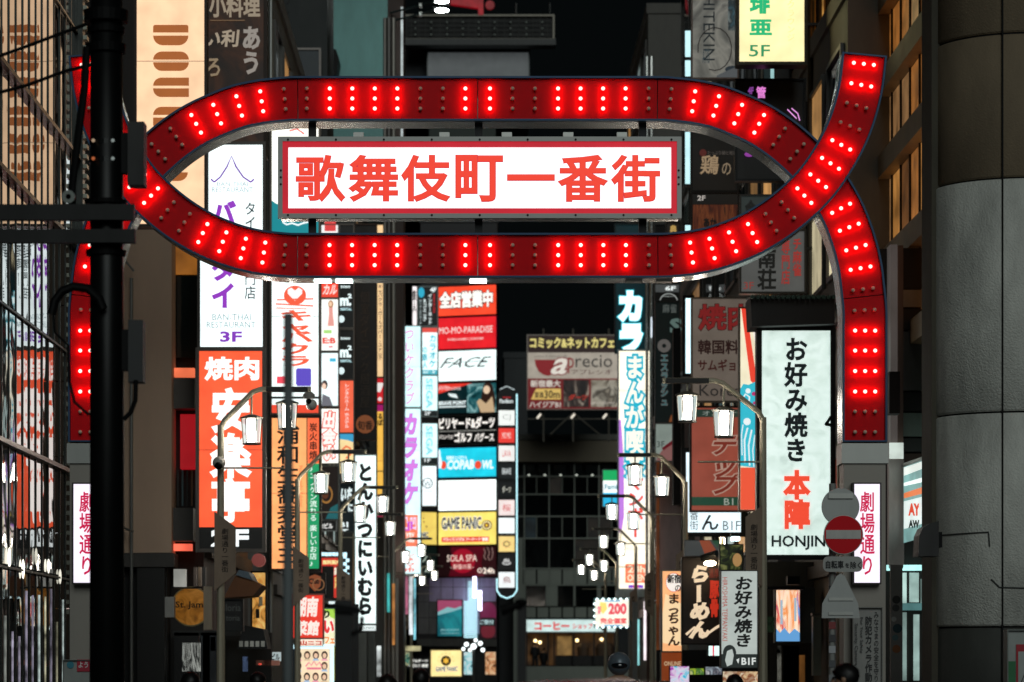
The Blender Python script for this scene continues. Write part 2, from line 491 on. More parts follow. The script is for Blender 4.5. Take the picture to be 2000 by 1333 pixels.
# legs below the ribbon, each with its lit street-name box
LEG = paint('8f8a82', .4, .35, .1, .8)
for s in (1, -1):
    c = 1690 if s == 1 else 2 * MX - 1690
    x0, x1 = gx(c - 41), gx(c + 41)
    lg = obj('leg', MB().box(x0, x1, GY + .06, GY + .5, 0, gz(868)), LEG, gate)
    bx0, bx1 = (gx(1663), gx(1719)) if s == 1 else (gx(143), gx(199))
    obj('collar', MB().box(x0 - .03, x1 + .03, GY + .02, GY + .54, gz(905), gz(866)), STEEL, gate)
    obj('base_plate', MB().box(x0 - .05, x1 + .05, GY, GY + .6, 0.12, .5), STEEL, gate)
    obj('sign_box', MB().box(bx0, bx1, GY - .12, GY + .055, gz(1142), gz(944)), paint('3b3739', .4, .5), gate)
    obj('lit_panel', MB().add([(bx0 + .02, GY - .124, gz(1139)), (bx1 - .02, GY - .124, gz(1139)), (bx1 - .02, GY - .124, gz(947)), (bx0 + .02, GY - .124, gz(947))], [(0, 1, 2, 3)]), lit('eee6f4', 1.25, True), gate)
    o = 0 if s == 1 else 1664.5 - 145
    letters('劇場通り', gx(1677 - o), gx(1706 - o), gz(1124), gz(962), GY - .13, lit('c8124a', 1, False, 0), gate, .018, True)
for px in (608, 935, 1257):
    obj('hanger', MB().box(gx(px) - .045, gx(px) + .045, GY + .2, GY + .3, gz(276), gz(234)), DARKM, gate)
    obj('hanger', MB().box(gx(px) - .045, gx(px) + .045, GY + .2, GY + .3, gz(462), gz(424)), DARKM, gate)
np_ = bpy.data.objects.new('name_panel', None); COL.objects.link(np_); np_.parent = gate; np_.location = Vector((gx(937), GY, gz(427))) - gate.location
np_['label'] = 'white lit name panel with red kanji in a grey frame'
x0, x1, z0, z1 = gx(543), gx(1331), gz(427), gz(268)
obj('cabinet', MB().box(x0 + .02, x1 - .02, GY + .06, GY + .42, z0 + .02, z1 - .02), CHROME, np_)
obj('frame', MB().ring(x0, x1, z0, z1, .055, GY - .03, GY + .055), paint('b8bab6', .4, .2, .08), np_)
obj('border', MB().ring(x0 + .056, x1 - .056, z0 + .056, z1 - .056, .064, GY - .005, GY + .05), lit('d8102c', .75, False), np_)
obj('lit_panel', MB().add([(x0 + .122, GY + .02, z0 + .122), (x1 - .122, GY + .02, z0 + .122), (x1 - .122, GY + .02, z1 - .122), (x0 + .122, GY + .02, z1 - .122)], [(0, 1, 2, 3)]), lit('fdf6fa', 1.5, True, .03), np_)
chars = '歌舞伎町一番街'
cxs = [(578, 674), (681, 777), (784, 879), (890, 982), (991, 1083), (1090, 1187), (1194, 1289)]
for ch, (a, bb) in zip(chars, cxs):
    y0_, y1_ = (303, 394) if ch != '一' else (338, 356)
    letters(ch, gx(a), gx(bb), gz(y1_), gz(y0_), GY + .012, lit('ee3e2a', 1.0, False, 0), np_, .02, outline=.008, om=lit('b8224c', .8, False, 0))
bm = bpy.data.meshes.new('bolt')
q = MB().lathe([(.014, 0), (.012, -.012), (.002, -.014)], (0, 0, 0), 8, 'y'); bm.from_pydata(q.v, [], q.f); bm.materials.append(DARKM)
for i in range(9):
    for zz in (z0 + .035, z1 - .035): share('bolt', bm, np_, (x0 + .12 + i * (x1 - x0 - .24) / 8, GY - .031, zz))
for zz in (z0 + .4, (z0 + z1) / 2, z1 - .4):
    for xx in (x0 + .035, x1 - .035): share('bolt', bm, np_, (xx, GY - .031, zz))
for px in (700, 868, 990, 1110, 1215):
    obj('mounting_clip', MB().box(gx(px) - .06, gx(px) + .06, GY + .02, GY + .12, z1, z1 + .06), STEEL, np_)
# small downlights under the lower ribbon
for px, st in ((628, 1), (670, 1), (934, 1), (1240, 0), (1300, 0)):
    obj('downlight_or_reflection', MB().box(gx(px) - .1, gx(px) + .1, GY + .2, GY + .4, gz(546), gz(543) + .0), lit('e8fffb', 5, True, 0) if st else STEEL, gate)

# ---------------------------------------------------------------- left side buildings
def facade(t, x, y0, y1, z0, z1, side, wm, nw=3, nf=4, litp=.25, warm='d8a060', bay=True):
    """windows and bands on the wall that looks into the street (plane x, side=+1 looks to +x)"""
    fh = (z1 - z0) / nf; bw = (y1 - y0) / nw
    for f in range(nf):
        zb = z0 + f * fh
        mb = MB(); mb.box(min(x, x + side * .12), max(x, x + side * .12), y0 + .02, y1 - .02, zb + fh * .0, zb + fh * .10)
        obj('floor_band', mb, wm, t)
        for i in range(nw):
            ya, yb = y0 + i * bw + bw * .14, y0 + (i + 1) * bw - bw * .14
            za, zt = zb + fh * .28, zb + fh * .88
            fr = MB()
            X0, X1 = sorted((x + side * .004, x + side * .07))
            fr.box(X0, X1, ya - .08, ya, za - .08, zt + .08).box(X0, X1, yb, yb + .08, za - .08, zt + .08)
            fr.box(X0, X1, ya + .001, yb - .001, za - .08, za).box(X0, X1, ya + .001, yb - .001, zt, zt + .08)
            wn = obj('window', fr, paint('4c4b48', .4, .6), t)
            on = rnd.random() < litp
            pm = lit(rnd.choice([warm, 'f0e2b8', 'cfe8e4']), rnd.choice([.25, .5, .8]), False, .2) if on else glass()
            xx = x + side * .02
            pts = [(xx, ya, za), (xx, yb, za), (xx, yb, zt), (xx, ya, zt)]
            if side < 0: pts.reverse()
            obj('pane', MB().add(pts, [(0, 1, 2, 3)]), pm, wn)

def building(label, x0, x1, y0, y1, z1, wall, cat='building', z0=0):
    t = thing('building', label, cat, ((x0 + x1) / 2, y0, 0))
    obj('wall', MB().box(x0, x1, y0, y1, z0, z1), wall, t)
    obj('parapet', MB().box(x0 - .06, x1 + .06, y0 - .06, y1 + .06, z1, z1 + .35), wall, t)
    return t

# glass curtain-wall building at far left
GX = -6.05
gb = thing('glass_building', 'dark glass curtain wall building at far left that mirrors the signs', 'building', (GX - 4, 38, 0))
obj('wall', MB().box(GX - 8, GX - .25, 37.8, 47.6, 0, 21), paint('101415', .6), gb)
GL = glass('060a0b', .02, 1.75)
ys = [38.0 + i * .62 for i in range(16)]
levels = [0.25, 2.9, 4.5, 6.25, 7.95, 9.3, 11.2, 13.1, 15, 17, 19, 21]
for a, c in zip(ys[:-1], ys[1:]):
    for z0_, z1_ in zip(levels[:-1], levels[1:]):
        if z0_ > 14: continue
        jig = rnd.uniform(-.003, .003)
        obj('pane', MB().add([(GX + jig, a + .02, z0_ + .04), (GX - jig, c - .02, z0_ + .04), (GX - jig, c - .02, z1_ - .04), (GX + jig, a + .02, z1_ - .04)], [(0, 1, 2, 3)]), GL, gb)
FIN = paint('3a3d3b', .35, .8, .2)
for y in ys:
    obj('mullion', MB().box(GX - .02, GX + .014, y - .02, y + .02, 0.1, 21), FIN, gb)
for z in levels[1:]:
    big = z in (4.5, 7.95, 9.3)
    d = .06 if big else .012
    obj('ledge', MB().box(GX - .02, GX + d + .02, 37.8, 47.5, z - (.04 if big else .02), z + (.02 if big else .01)), paint('6c716b', .35, .6, .2), gb)
obj('corner_louvre', MB().box(GX - .2, GX + .1, 47.32, 47.6, 0, 21), FIN, gb)
mb = MB()
for i in range(64): mb.box(GX + .101, GX + .16, 47.35, 47.58, 2.4 + i * .15, 2.4 + i * .15 + .06)
q = obj('louvre_slat', mb, paint('9a9c90', .4, .6), gb); q['kind'] = 'stuff'
# glowing bars and blobs that imitate reflected street lights in the lower glass
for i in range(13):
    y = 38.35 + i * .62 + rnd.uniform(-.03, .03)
    obj('tube_or_reflection', MB().box(GX - .003, GX + .012, y - .015 - rnd.random() * .06, y + .015, rnd.choice([.9, 1.0, 1.4]), rnd.uniform(2.0, 2.75)), lit(rnd.choice(['dfe6dc', 'b8c8c4', 'c8c0d8', 'e8e4c0']), rnd.choice([.25, .4, .6, .9]), False, .45, 5.), gb)
    obj('downlight_or_reflection', MB().ball((GX + .02, y + .25, 1.25 + .04 * math.sin(i * 3.3)), .02, .04, .05, 8, 6), lit('fff0d0', 3, False, 0), gb)
    if i % 2: obj('downlight_or_reflection', MB().ball((GX + .02, y + .2, 3.02 + .12 * math.sin(i * 2.1)), .02, rnd.uniform(.02, .05), rnd.uniform(.05, .14), 10, 6), lit('fffbe8', rnd.choice([1.2, 2.5]), False, .3), gb)

# beige wall building behind the gate's left leg
BE = paint('d8b89e', .7, 0, .08, 1.2, .2)
DK = paint('1d1d1e', .6)
t = thing('building', 'beige rendered building behind the black pole with dark open ground floor', 'building', (-8, 56.6, 0))
xr = X(335, 56.6)
obj('wall', MB().box(-9.5, xr, 56.6, 57.4, Z(1080, 56.6), Z(440, 56.6)), BE, t)
obj('upper_wall', MB().box(-9.5, xr - .01, 56.9, 57.42, Z(440, 56.6) + .002, 22), paint('2b2420', .6, 0, .3), t)
obj('ground_floor_soffit', MB().box(-9.5, xr + .05, 56.5, 57.4, Z(1108, 56.6), Z(1081, 56.6)), paint('4a4744', .5, .3), t)
obj('ground_floor_wall', MB().box(-9.5, xr - .1, 56.8, 57.4, 0, Z(1108, 56.6) - .002), paint('131312', .6), t)
obj('column', MB().box(X(268, 56.6), X(322, 56.6), 56.55, 56.79, 0, Z(1108, 56.6) - .002), paint('1a1a19', .5), t)
obj('rain_pipe', MB().tube([(X(258, 56.6), 56.9 - .4, 0), (X(258, 56.6), 56.9 - .4, 8.6)], .03), STEEL, t)
obj('bracket', MB().tube([(X(243, 56.6), 56.8 - .4, Z(490, 56.6)), (X(245, 56.6), 56.7 - .4, Z(510, 56.6)), (X(266, 56.6), 56.6 - .4, Z(535, 56.6))], .02, 6), STEEL, t)
obj('bracket', MB().tube([(X(243, 56.6), 56.8 - .4, Z(1030, 56.6)), (X(250, 56.6), 56.7 - .4, Z(1035, 56.6)), (X(265, 56.6), 56.6 - .4, Z(1040, 56.6))], .02, 6), STEEL, t)

# narrow frontage with balconies between the beige wall and the restaurant signs
t = building('narrow dark building with glazed balconies left of the tall restaurant sign', -11, X(398, 57.7), 57.7, 68.8, 24, paint('2a2724', .6, 0, .3))
Yb = 57.6
def bx(a, b_, c, d, y0, y1): return MB().box(X(a, Yb), X(b_, Yb), y0, y1, Z(d, Yb), Z(c, Yb))
obj('window', bx(338, 386, 478, 536, 57.55, 57.69), lit('b5702a', .45, False, .3), t)
obj('window', bx(340, 386, 541, 700, 57.5, 57.69), glass('1c2a2a', .08), t)
bal = obj('balcony', bx(339, 386, 744, 803, 57.0, 57.5), paint('5e5a55', .5, .3), t)
obj('shelf_item', bx(345, 384, 724, 741, 57.1, 57.3), lit('ff7a50', .9, False, .2), t)
obj('red_shutter', bx(355, 385, 812, 918, 57.3, 57.6), lit('c41220', .55, False), t)
bal = obj('balcony', bx(335, 384, 996, 1060, 56.9, 57.4), paint('4a4845', .5, .3), t)
obj('shelf_item', bx(338, 380, 1065, 1078, 57.0, 57.2), lit('ff6a50', 1.1, False, .3), t)
for i in range(5): obj('hanging_strip', bx(340 + i * 9, 343 + i * 9, 920, 990, 57.3, 57.34), paint(['7a4a20', '2a2a28', '50707a', '1a1a1a', '7a5a3a'][i], .5), t)
facade(t, X(398, 57.7), 58, 68.6, 3.6, 20, 1, paint('3a3530', .6), 4, 6, .4)

def lb(label, px, y0, y1, z1, colr, nw, nf, lp):
    x = X(px, y0)
    t = building(label, -12, x, y0, y1, z1, paint(colr, .6, 0, .25, 1.5))
    facade(t, x, y0 + .2, y1 - .2, 3.2, z1 - .5, 1, paint('55504a', .5), nw, nf, lp)
    return t
t1 = lb('grey building behind the hostess club sign with a steel pipe on its corner', 530, 70.8, 84, 17, '76746f', 4, 6, .4)
obj('rain_pipe', MB().tube([(X(526, 70) , 70.6, 0), (X(526, 70), 70.6, 17)], .05), STEEL, t1)
t1 = lb('brown building behind the column of small stacked signs', 627, 87.6, 99, 15, '665a52', 4, 7, .5)
t1 = lb('dark building behind the brown dining bar sign with grey pipes', 690, 99.2, 113, 17, '5c5c5a', 4, 7, .5)
for i, px in enumerate((752, 760, 769)):
    obj('rain_pipe', MB().tube([(X(px, 99.0), 98.9, 0), (X(px, 99.0), 98.9, 22)], .06 + .02 * (i == 1)), paint(['8a8680', '6a6764', 'a09c94'][i], .4, .5), t1)
t1 = lb('narrow far building behind the pink karaoke club sign', 748, 113.2, 138, 19, '86867f', 5, 7, .5)

# concrete block above the gate, the floodlit teal put into its colour, with its own billboard face
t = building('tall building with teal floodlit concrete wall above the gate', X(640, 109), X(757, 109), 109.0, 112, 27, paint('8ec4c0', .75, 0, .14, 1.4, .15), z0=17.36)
obj('corner_strip', MB().box(X(757, 109) + .002, X(788, 109), 109.0, 112.0, 0, 27.2), paint('4a3a34', .6), t)
obj('light_strip', MB().box(X(783, 109), X(787, 109), 108.9, 108.99, Z(270, 109), Z(15, 109)), lit('c8d4d4', .8, False, .3), t)
obj('loudspeaker', MB().prism([(X(630, 108), Z(150, 108)), (X(658, 108), Z(150, 108)), (X(663, 108), Z(118, 108)), (X(657, 108), Z(101, 108)), (X(630, 108), Z(100, 108))], 107.6, 108.99), paint('070707', .7), t)
# dark wall with cabinet, left of the teal wall
t = building('dark grey wall with faint vertical writing above the gate', X(527, 91), X(640, 91) - .01, 91, 95, 25, paint('2c3232', .6, 0, .2), z0=15.36)
letters('わたしの', X(550, 91), X(566, 91), Z(92, 91), Z(-12, 91), 90.97, paint('111514', .6), t, .0, True)
obj('light_strip', MB().box(X(519, 91), X(526, 91), 90.9, 90.99, Z(240, 91), Z(-10, 91)), lit('f2e8e0', 1.1, False, .4), t)
sign('wall_cabinet', 'small framed grey notice cabinet beside the black loudspeaker above the gate', 'cabinet', (532, 98, 623, 262), 90.5, '4a5258', 0, [
    ('t', 'ザ・バー', (570, 105, 580, 145), '6a6a60', {'v': 1, 'b': 0})], frame='7c7672', fw=4)

# ---------------------------------------------------------------- end of the street
tx = 175.0
tw = thing('office_tower', 'dark glass office building closing the street behind the coffee shop', 'building', (X(1120, tx), tx, 0))
WALL = paint('8e948a', .6, .1, .12, .8)
obj('wall', MB().box(X(975, tx), X(1330, tx), tx + 1.2, tx + 12, 0, Z(905, tx)), paint('15181a', .6), tw)
V = [1024, 1048, 1072.5, 1098, 1122, 1147, 1170, 1195, 1220, 1245, 1270, 1295]
Vb = [1024, 1072.5, 1122, 1170, 1220, 1270]
GW = glass('050a0c', .08, 1.6)
def trow(ya, yb, vs, pane=True):
    for a, b_ in zip(vs[:-1], vs[1:]):
        x0_, x1_ = X(a + 1.6, tx), X(b_ - 1.6, tx)
        z0_, z1_ = Z(yb - 1.6, tx), Z(ya + 1.6, tx)
        m_ = GW if pane else WALL
        yy = tx + (.1 if pane else .0)
        if pane: m_ = rnd.choice([GW] * 5 + [lit('16262c', .35, False, .4), lit('241c14', .4, False, .4)])
        obj('pane' if pane else 'spandrel_panel', MB().box(x0_, x1_, yy, yy + .05, z0_, z1_), m_, tw)
trow(931, 966, V); trow(966, 1009, Vb); trow(1009, 1052, V); trow(1052, 1111, Vb); trow(1111, 1143, V, False)
trow(1185, 1208, V, False)
for a, b_ in ((1028, 1065), (1090, 1119), (1125, 1165), (1175, 1205), (1225, 1262)):
    obj('pane', MB().box(X(a, tx), X(b_, tx), tx + .1, tx + .15, Z(1184, tx), Z(1144, tx)), GW, tw)
for a, b_ in ((1004, 1027), (1066, 1089), (1120, 1124), (1166, 1174), (1206, 1224)):
    obj('spandrel_panel', MB().box(X(a, tx), X(b_, tx), tx - .02, tx + .15, Z(1184, tx), Z(1144, tx)), WALL, tw)
for v in V:
    if v in Vb: obj('mullion', MB().box(X(v - 1.2, tx), X(v + 1.2, tx), tx - .04, tx + .2, Z(1143, tx), Z(905, tx)), WALL, tw)
    else:
        for a, b_ in ((931, 966), (1009, 1052)):
            obj('mullion', MB().box(X(v - .8, tx), X(v + .8, tx), tx - .03, tx + .2, Z(b_, tx), Z(a, tx)), WALL, tw)
for h in (931, 966, 1009, 1052, 1111, 1143):
    obj('transom', MB().box(X(975, tx), X(1330, tx), tx - .06, tx + .2, Z(h + 1.3, tx), Z(h - 1.3, tx)), WALL, tw)
obj('side_pier', MB().box(X(1003, tx), X(1021, tx), tx - .08, tx + .2, 0, Z(1053, tx)), WALL, tw)
for i in range(9):
    px = 1020 + i * 31
    obj('upper_window', MB().box(X(px, tx), X(px + 24, tx), tx + .1, tx + .16, Z(927, tx), Z(908, tx)), glass('0a1416', .1), tw)
    obj('wall_lamp', MB().ball((X(px + 13, tx), tx, Z(929, tx)), .07, n=8, m=6), lit('e8f0e0', .8, False, 0), tw)
obj('parapet', MB().box(X(975, tx), X(1330, tx), tx - .5, tx + 12, Z(903, tx), Z(862, tx)), paint('8c8270', .7, 0, .15, .6), tw)
obj('parapet_cap', MB().box(X(975, tx), X(1330, tx), tx - .6, tx + 12, Z(861, tx), Z(850, tx)), paint('6f6e66', .6), tw)
# coffee shop on its first floor
obj('shop_interior', MB().box(X(1024, tx), X(1202, tx), tx + .8, tx + .9, Z(1300, tx), Z(1237, tx)), lit('5a3c1c', .35, False, .35), tw)  # back wall glows warm in place of the room's lamplight
obj('spandrel_panel', MB().box(X(1022, tx), X(1330, tx), tx - .1, tx + .9, Z(1345, tx), Z(1302, tx)), WALL, tw)
for px in (1028, 1070, 1082, 1120, 1160, 1200):
    obj('mullion', MB().box(X(px - 1, tx), X(px + 1.5, tx), tx - .1, tx + .2, Z(1300, tx), Z(1236, tx)), DARKM, tw)
obj('shop_blind', MB().box(X(1089, tx), X(1117, tx), tx + .6, tx + .65, Z(1280, tx), Z(1243, tx)), lit('a8824a', .5, False, .3), tw)
for px, py in ((1046, 1252), (1055, 1255), (1128, 1251), (1176, 1249)):
    l_ = obj('pendant_lamp', MB().ball((X(px, tx), tx + .7, Z(py, tx)), .09, n=8, m=6), lit('ffe0a0', 4, True, 0), tw)
obj('window_bench', MB().box(X(1085, tx), X(1200, tx), tx + .3, tx + .6, Z(1300, tx), Z(1281, tx)), paint('120e0a', .6), tw)
for px in (1140, 1176, 1190):
    obj('bench_back', MB().lathe([(.3, 0), (.34, .5), (.2, .75)], (X(px, tx), tx + .72, Z(1283, tx)), 12), paint('604a38', .6), tw)
sign('shop_sign', 'long white lit coffee shop fascia with red katakana at the street end', 'sign', (1026, 1211, 1204, 1234), tx - .3, 'dcf6f2', .9, [
    ('t', 'コーヒー', (1044, 1215, 1112, 1231), 'd8202c', {'b': .05, 's': 1}), ('t', 'ショップ', (1118, 1218, 1158, 1229), 'd8202c', {'b': .03, 's': 1})], frame='8a9a98', fw=2)
# roof billboard
Yr = 168.
bb = sign('roof_billboard', 'brown and cream net cafe billboard standing on the far roof', 'billboard', (1031, 656, 1212, 799), Yr, 'cfc4b4', .55, [  # face glows in place of the floodlights' light on it
    ('r', (1031, 656, 1212, 689), '2e1410', {'s': .5}), ('t', 'コミック&ネットカフェ', (1035, 659, 1200, 681), 'f0e088', {'b': .045, 's': .8}),
    ('p', [(1044, 703), (1092, 703), (1090, 716), (1084, 727), (1072, 735), (1062, 733), (1052, 726), (1046, 714)], '8c1820', {'s': .7}),
    ('t', 'a', (1076, 700, 1108, 732), 'ece4d8', {'k': .4, 'b': .02, 's': .8, 'o': '8c1820', 'ow': .03, 'os': .6}),
    ('t', 'p', (1109, 699, 1121, 730), '8c1820', {'b': 0, 's': .7}), ('t', 'recio', (1124, 694, 1196, 718), '2a2a2a', {'b': 0, 's': .5}),
    ('t', 'comics & internet cafe', (1043, 693, 1108, 699), '8a8078', {'b': 0, 's': .6}),
    ('t', 'アプレシオ', (1116, 722, 1194, 732), '5a3030', {'b': .0, 's': .6}),
    ('r', (1031, 740, 1212, 799), '7c1218', {'s': .6}),
    ('t', '新宿最大', (1036, 743, 1095, 757), 'e6dcd0', {'b': .03, 's': .7}),
    ('p', [(1047, 760), (1095, 760), (1095, 781), (1037, 781)], 'e8c46c', {'s': .75}), ('t', '直進', (1044, 766, 1062, 778), '2a1008', {'b': .02, 's': .5}),
    ('t', '30m', (1063, 763, 1093, 779), '2a1008', {'b': .02, 's': .5}), ('t', 'ハイジアB1', (1034, 785, 1095, 797), 'e6dcd0', {'b': .02, 's': .7}),
    ('r', (1100, 743, 1150, 796), picture(('140c0c', '1c1414', '3a2c28', 'b0a090', '20181a'), 1.2, .5, .5)),
    ('t', 'ダーツ', (1110, 771, 1148, 783), 'c03020', {'k': .3, 'b': .03, 's': .7}),
    ('r', (1154, 743, 1212, 796), picture(('2a221c', '8a8070', 'b8b0a0', '403830', '9a9080'), .8, .5)),
    ('t', 'レディースコーナー', (1154, 785, 1200, 791), 'e6dcd0', {'b': .02, 's': .7})], frame='9a9088', fw=2, depth=.5)
mt = paint('5c5850', .6, .5)
for px in (1062, 1120, 1190):
    obj('support_post', MB().box(X(px - 1.5, Yr), X(px + 1.5, Yr), Yr + .6, Yr + .75, Z(862, Yr), Z(640 if px != 1 else 650, Yr)), mt, bb)
obj('support_rail', MB().box(X(1030, Yr), X(1212, Yr), Yr - .5, Yr - .42, Z(820, Yr) - .03, Z(820, Yr) + .03), mt, bb)
for a, b_ in (((1120, 805), (1075, 848)), ((1120, 805), (1172, 848))):
    obj('brace', MB().tube([(X(a[0], Yr), Yr + .5, Z(a[1], Yr)), (X(b_[0], Yr), Yr + .5, Z(b_[1], Yr))], .05, 6), mt, bb)
for px in (1052, 1118, 1180):
    obj('floodlight', MB().tube([(X(px - 3, Yr), Yr - .7, Z(819, Yr)), (X(px + 3, Yr), Yr - .9, Z(812, Yr))], .06, 8), lit('d8d0c0', 1.2, False, 0), bb)
t = building('plain grey office wall between the stacked panels and the roof billboard', X(985, 182), X(1030, 182), 182, 190, Z(700, 182), paint('34383a', .6, 0, .15, .6))

# ---------------------------------------------------------------- signs, left side
sign('coffee_sign', 'tall peach lit sign with brown turned coffee shop letters, behind the ribbon', 'sign', (267, -40, 399, 438), 49.95, 'ffd3a8', 1.0, (), frame='2a211c', fw=5, depth=.42, var=.02)
cs = bpy.data.objects['coffee_sign']
Yc = 49.97
BR = lit('a85c24', .95, False, .05)
def half(pts): 
    obj('lettering', MB().add([(X(a, Yc), Yc, Z(b_, Yc)) for a, b_ in pts], [tuple(range(len(pts)))]), BR, cs)
def cap(x0, x1, y0, y1, r, tl, tr, br, bl):
    P = []
    def arc(cx, cy, a0, on, corner):
        if not on: P.append(corner); return
        for i in range(7):
            a = R(a0 + i * 15); P.append((cx + r * math.cos(a), cy - min(r, abs(y1 - y0)) * math.sin(a)))
    ry = min(r, y1 - y0)
    for (on, corner, cx, cy, a0) in ((br, (x1, y1), x1 - r, y1 - ry, 270), (tr, (x1, y0), x1 - r, y0 + ry, 0), (tl, (x0, y0), x0 + r, y0 + ry, 90), (bl, (x0, y1), x0 + r, y1 - ry, 180)):
        arc(cx, cy, a0, on, corner)
    half(P)
for y, kind in ((49, 'D'), (101, 'O'), (152, 'U'), (209, 'T'), (262, 'O'), (316, 'R')):
    a, c, d, e = y, y + 16, y + 21, y + 38
    if kind == 'D': cap(299, 368, a, c - 1, 4, 1, 1, 0, 0); cap(299, 368, d, e + 2, 19, 0, 0, 1, 1)
    elif kind == 'O': cap(299, 369, a, c, 17, 1, 1, 0, 0); cap(299, 369, d, e, 17, 0, 0, 1, 1)
    elif kind == 'U': cap(299, 369, a, c, 16, 1, 0, 0, 0); cap(299, 369, d, e, 16, 0, 0, 0, 1)
    elif kind == 'T': cap(299, 369, a, c, 16, 1, 0, 0, 0); cap(299, 369, d, e, 3, 0, 0, 0, 1)
    else: cap(299, 352, a, c, 12, 1, 1, 0, 0); cap(299, 367, d, e, 18, 0, 0, 1, 0)

sign('restaurant_sign', 'brown signboard with white brush writing, at the top right of the peach coffee sign', 'sign', (403, -30, 515, 300), 56.5, picture(('1a0e08', '2c180c', '4a2812', '140c08'), 1.2, .25), .25, [
    ('t', '小料理', (408, -12, 508, 34), 'b8a68e', {'b': .03, 's': .55}), ('r', (410, 39, 478, 41), '8a6a4a', {'s': .5}),
    ('t', 'い利', (400, 58, 468, 92), 'c0ae96', {'b': .03, 's': .6, 'k': .1}), ('t', 'あう', (474, 52, 508, 146), 'b4aaa0', {'v': 1, 'b': .04, 's': .55}),
    ('t', 'ろ', (404, 114, 430, 150), 'b09878', {'b': .02, 's': .5})], frame='241a14', fw=7, depth=.5)
sign('restaurant_sign', 'white lit Thai restaurant sign with purple katakana, above the orange barbecue sign', 'sign', (391, 283, 513, 678), 55.6, 'f0fdfd', 1.15, [
    ('l', [(418, 356), (430, 346), (443, 326), (452, 305), (461, 326), (475, 346), (490, 356)], '6a2a9c', 3), ('l', [(490, 356), (496, 350)], '6a2a9c', 3), ('l', [(418, 356), (412, 350)], '6a2a9c', 3),
    ('t', 'BAN-THAI', (424, 356, 484, 364), '8698a0', {'b': 0}), ('t', 'RESTAURANT', (414, 366, 494, 376), '8698a0', {'b': 0}),
    ('t', 'バンタイ', (412, 392, 462, 602), '8a34b4', {'v': 1, 'b': .045}), ('t', 'タイ料理専門店', (478, 396, 500, 585), '1c2a30', {'v': 1, 'b': .012}),
    ('t', 'BAN-THAI', (415, 614, 490, 626), '7c9296', {'b': 0}), ('t', 'RESTAURANT', (404, 629, 499, 641), '7c9296', {'b': 0}),
    ('t', '3F', (430, 648, 473, 669), '7c34b0', {'b': .035})], frame='4c4844', fw=6, depth=.45)
sign('restaurant_sign', 'tall orange lit barbecue restaurant sign with white kanji and black 2F panel', 'sign', (389, 686, 512, 1072), 55.5, 'f55a34', 1.1, [
    ('t', '焼肉', (399, 697, 506, 744), 'fff4ee', {'b': .035, 's': 1.4}), ('t', '安楽亭', (409, 757, 492, 1022), 'fff4ee', {'v': 1, 'b': .042, 's': 1.4}),
    ('r', (389, 1030, 512, 1072), '050606', {'s': .1}), ('t', '2F', (412, 1034, 486, 1068), 'f4fbfb', {'b': .05, 's': 1.2})], frame='5a5450', fw=7, depth=.45)
sign('lit_sign', 'white and teal lit sign seen inside the left end of the red ribbon loop', 'sign', (531, 245, 622, 458), 70.2, 'f8f8ec', 1.2, [
    ('p', [(531, 392), (540, 398), (556, 402), (575, 403), (600, 401), (622, 404), (622, 458), (531, 458)], '0c8c96', {'s': .9}),
    ('l', [(552, 434), (560, 439), (570, 436), (582, 440), (592, 436), (602, 434)], 'f0f8f8', 3), ('l', [(565, 256), (580, 252), (594, 262)], 'd83a3a', 3)], frame='6c625a', fw=4)
sign('hostess_club_sign', 'white lit sign with orange outlined katakana and a heart below the ribbon', 'sign', (531, 462, 622, 775), 70.2, 'ecfbf8', 1.15, [
    ('d', 576, 577, 22, 'e8593c', {'ry': 19}), ('p', [(576, 588), (562, 574), (562, 566), (569, 562), (576, 568), (583, 562), (590, 566), (590, 574)], 'fdf2f0', {'s': 1.1}),
    ('l', [(540, 586), (612, 584)], 'e8593c', 3), ('l', [(538, 594), (612, 598)], 'e8593c', 3), ('l', [(538, 602), (600, 604)], 'e8593c', 2),
    ('t', 'キャバクラ', (548, 606, 612, 716), 'ee5a3a', {'v': 1, 'b': .04, 'k': -.15, 'o': 'fdfdfb', 'ow': .035}),
    ('t', 'I', (578, 722, 608, 752), '5a48b8', {'b': .02}), ('r', (587, 720, 600, 755), '5a48b8'), ('r', (580, 720, 607, 723), '5a48b8'), ('r', (580, 752, 607, 755), '5a48b8'),
    ('r', (541, 736, 560, 750), 'ea4a5a')], frame='6c625a', fw=4)
sign('white_red_sign', 'short white and red lit sign directly below the hostess club sign', 'sign', (531, 779, 622, 807), 70.2, 'e8f6f4', 1.05, [('r', (531, 791, 622, 807), 'e84a30')], frame='6c625a', fw=3)
sign('grill_restaurant_sign', 'orange lit sign with heavy black brush kanji behind the slim grey pole', 'sign', (531, 817, 623, 1111), 69.8, 'ffa868', 1.15, [
    ('t', '浦和生蕎麦堂主', (540, 830, 586, 1100), '1c100c', {'v': 1, 'b': .022, 's': .1}), ('t', 'Hokkai oishii Yakitori', (584, 910, 592, 990), 'd8602c', {'rot': 90, 'b': 0}),
    ('r', (598.5, 817, 600.5, 1111), '20140e', {'s': .05}), ('r', (601, 817, 623, 905), 'f0673e'), ('t', '炭火串焼', (604, 826, 620, 898), '1c0c08', {'v': 1, 'b': .02, 's': .05}),
    ('r', (601, 906, 623, 1111), '149a62', {'s': .95}), ('t', '♪エノケン流れる 楽しいお店♪', (605, 912, 619, 1106), 'f0fff6', {'v': 1, 'b': .01, 's': 1})], frame='2c2420', fw=5)
Y5 = 86.
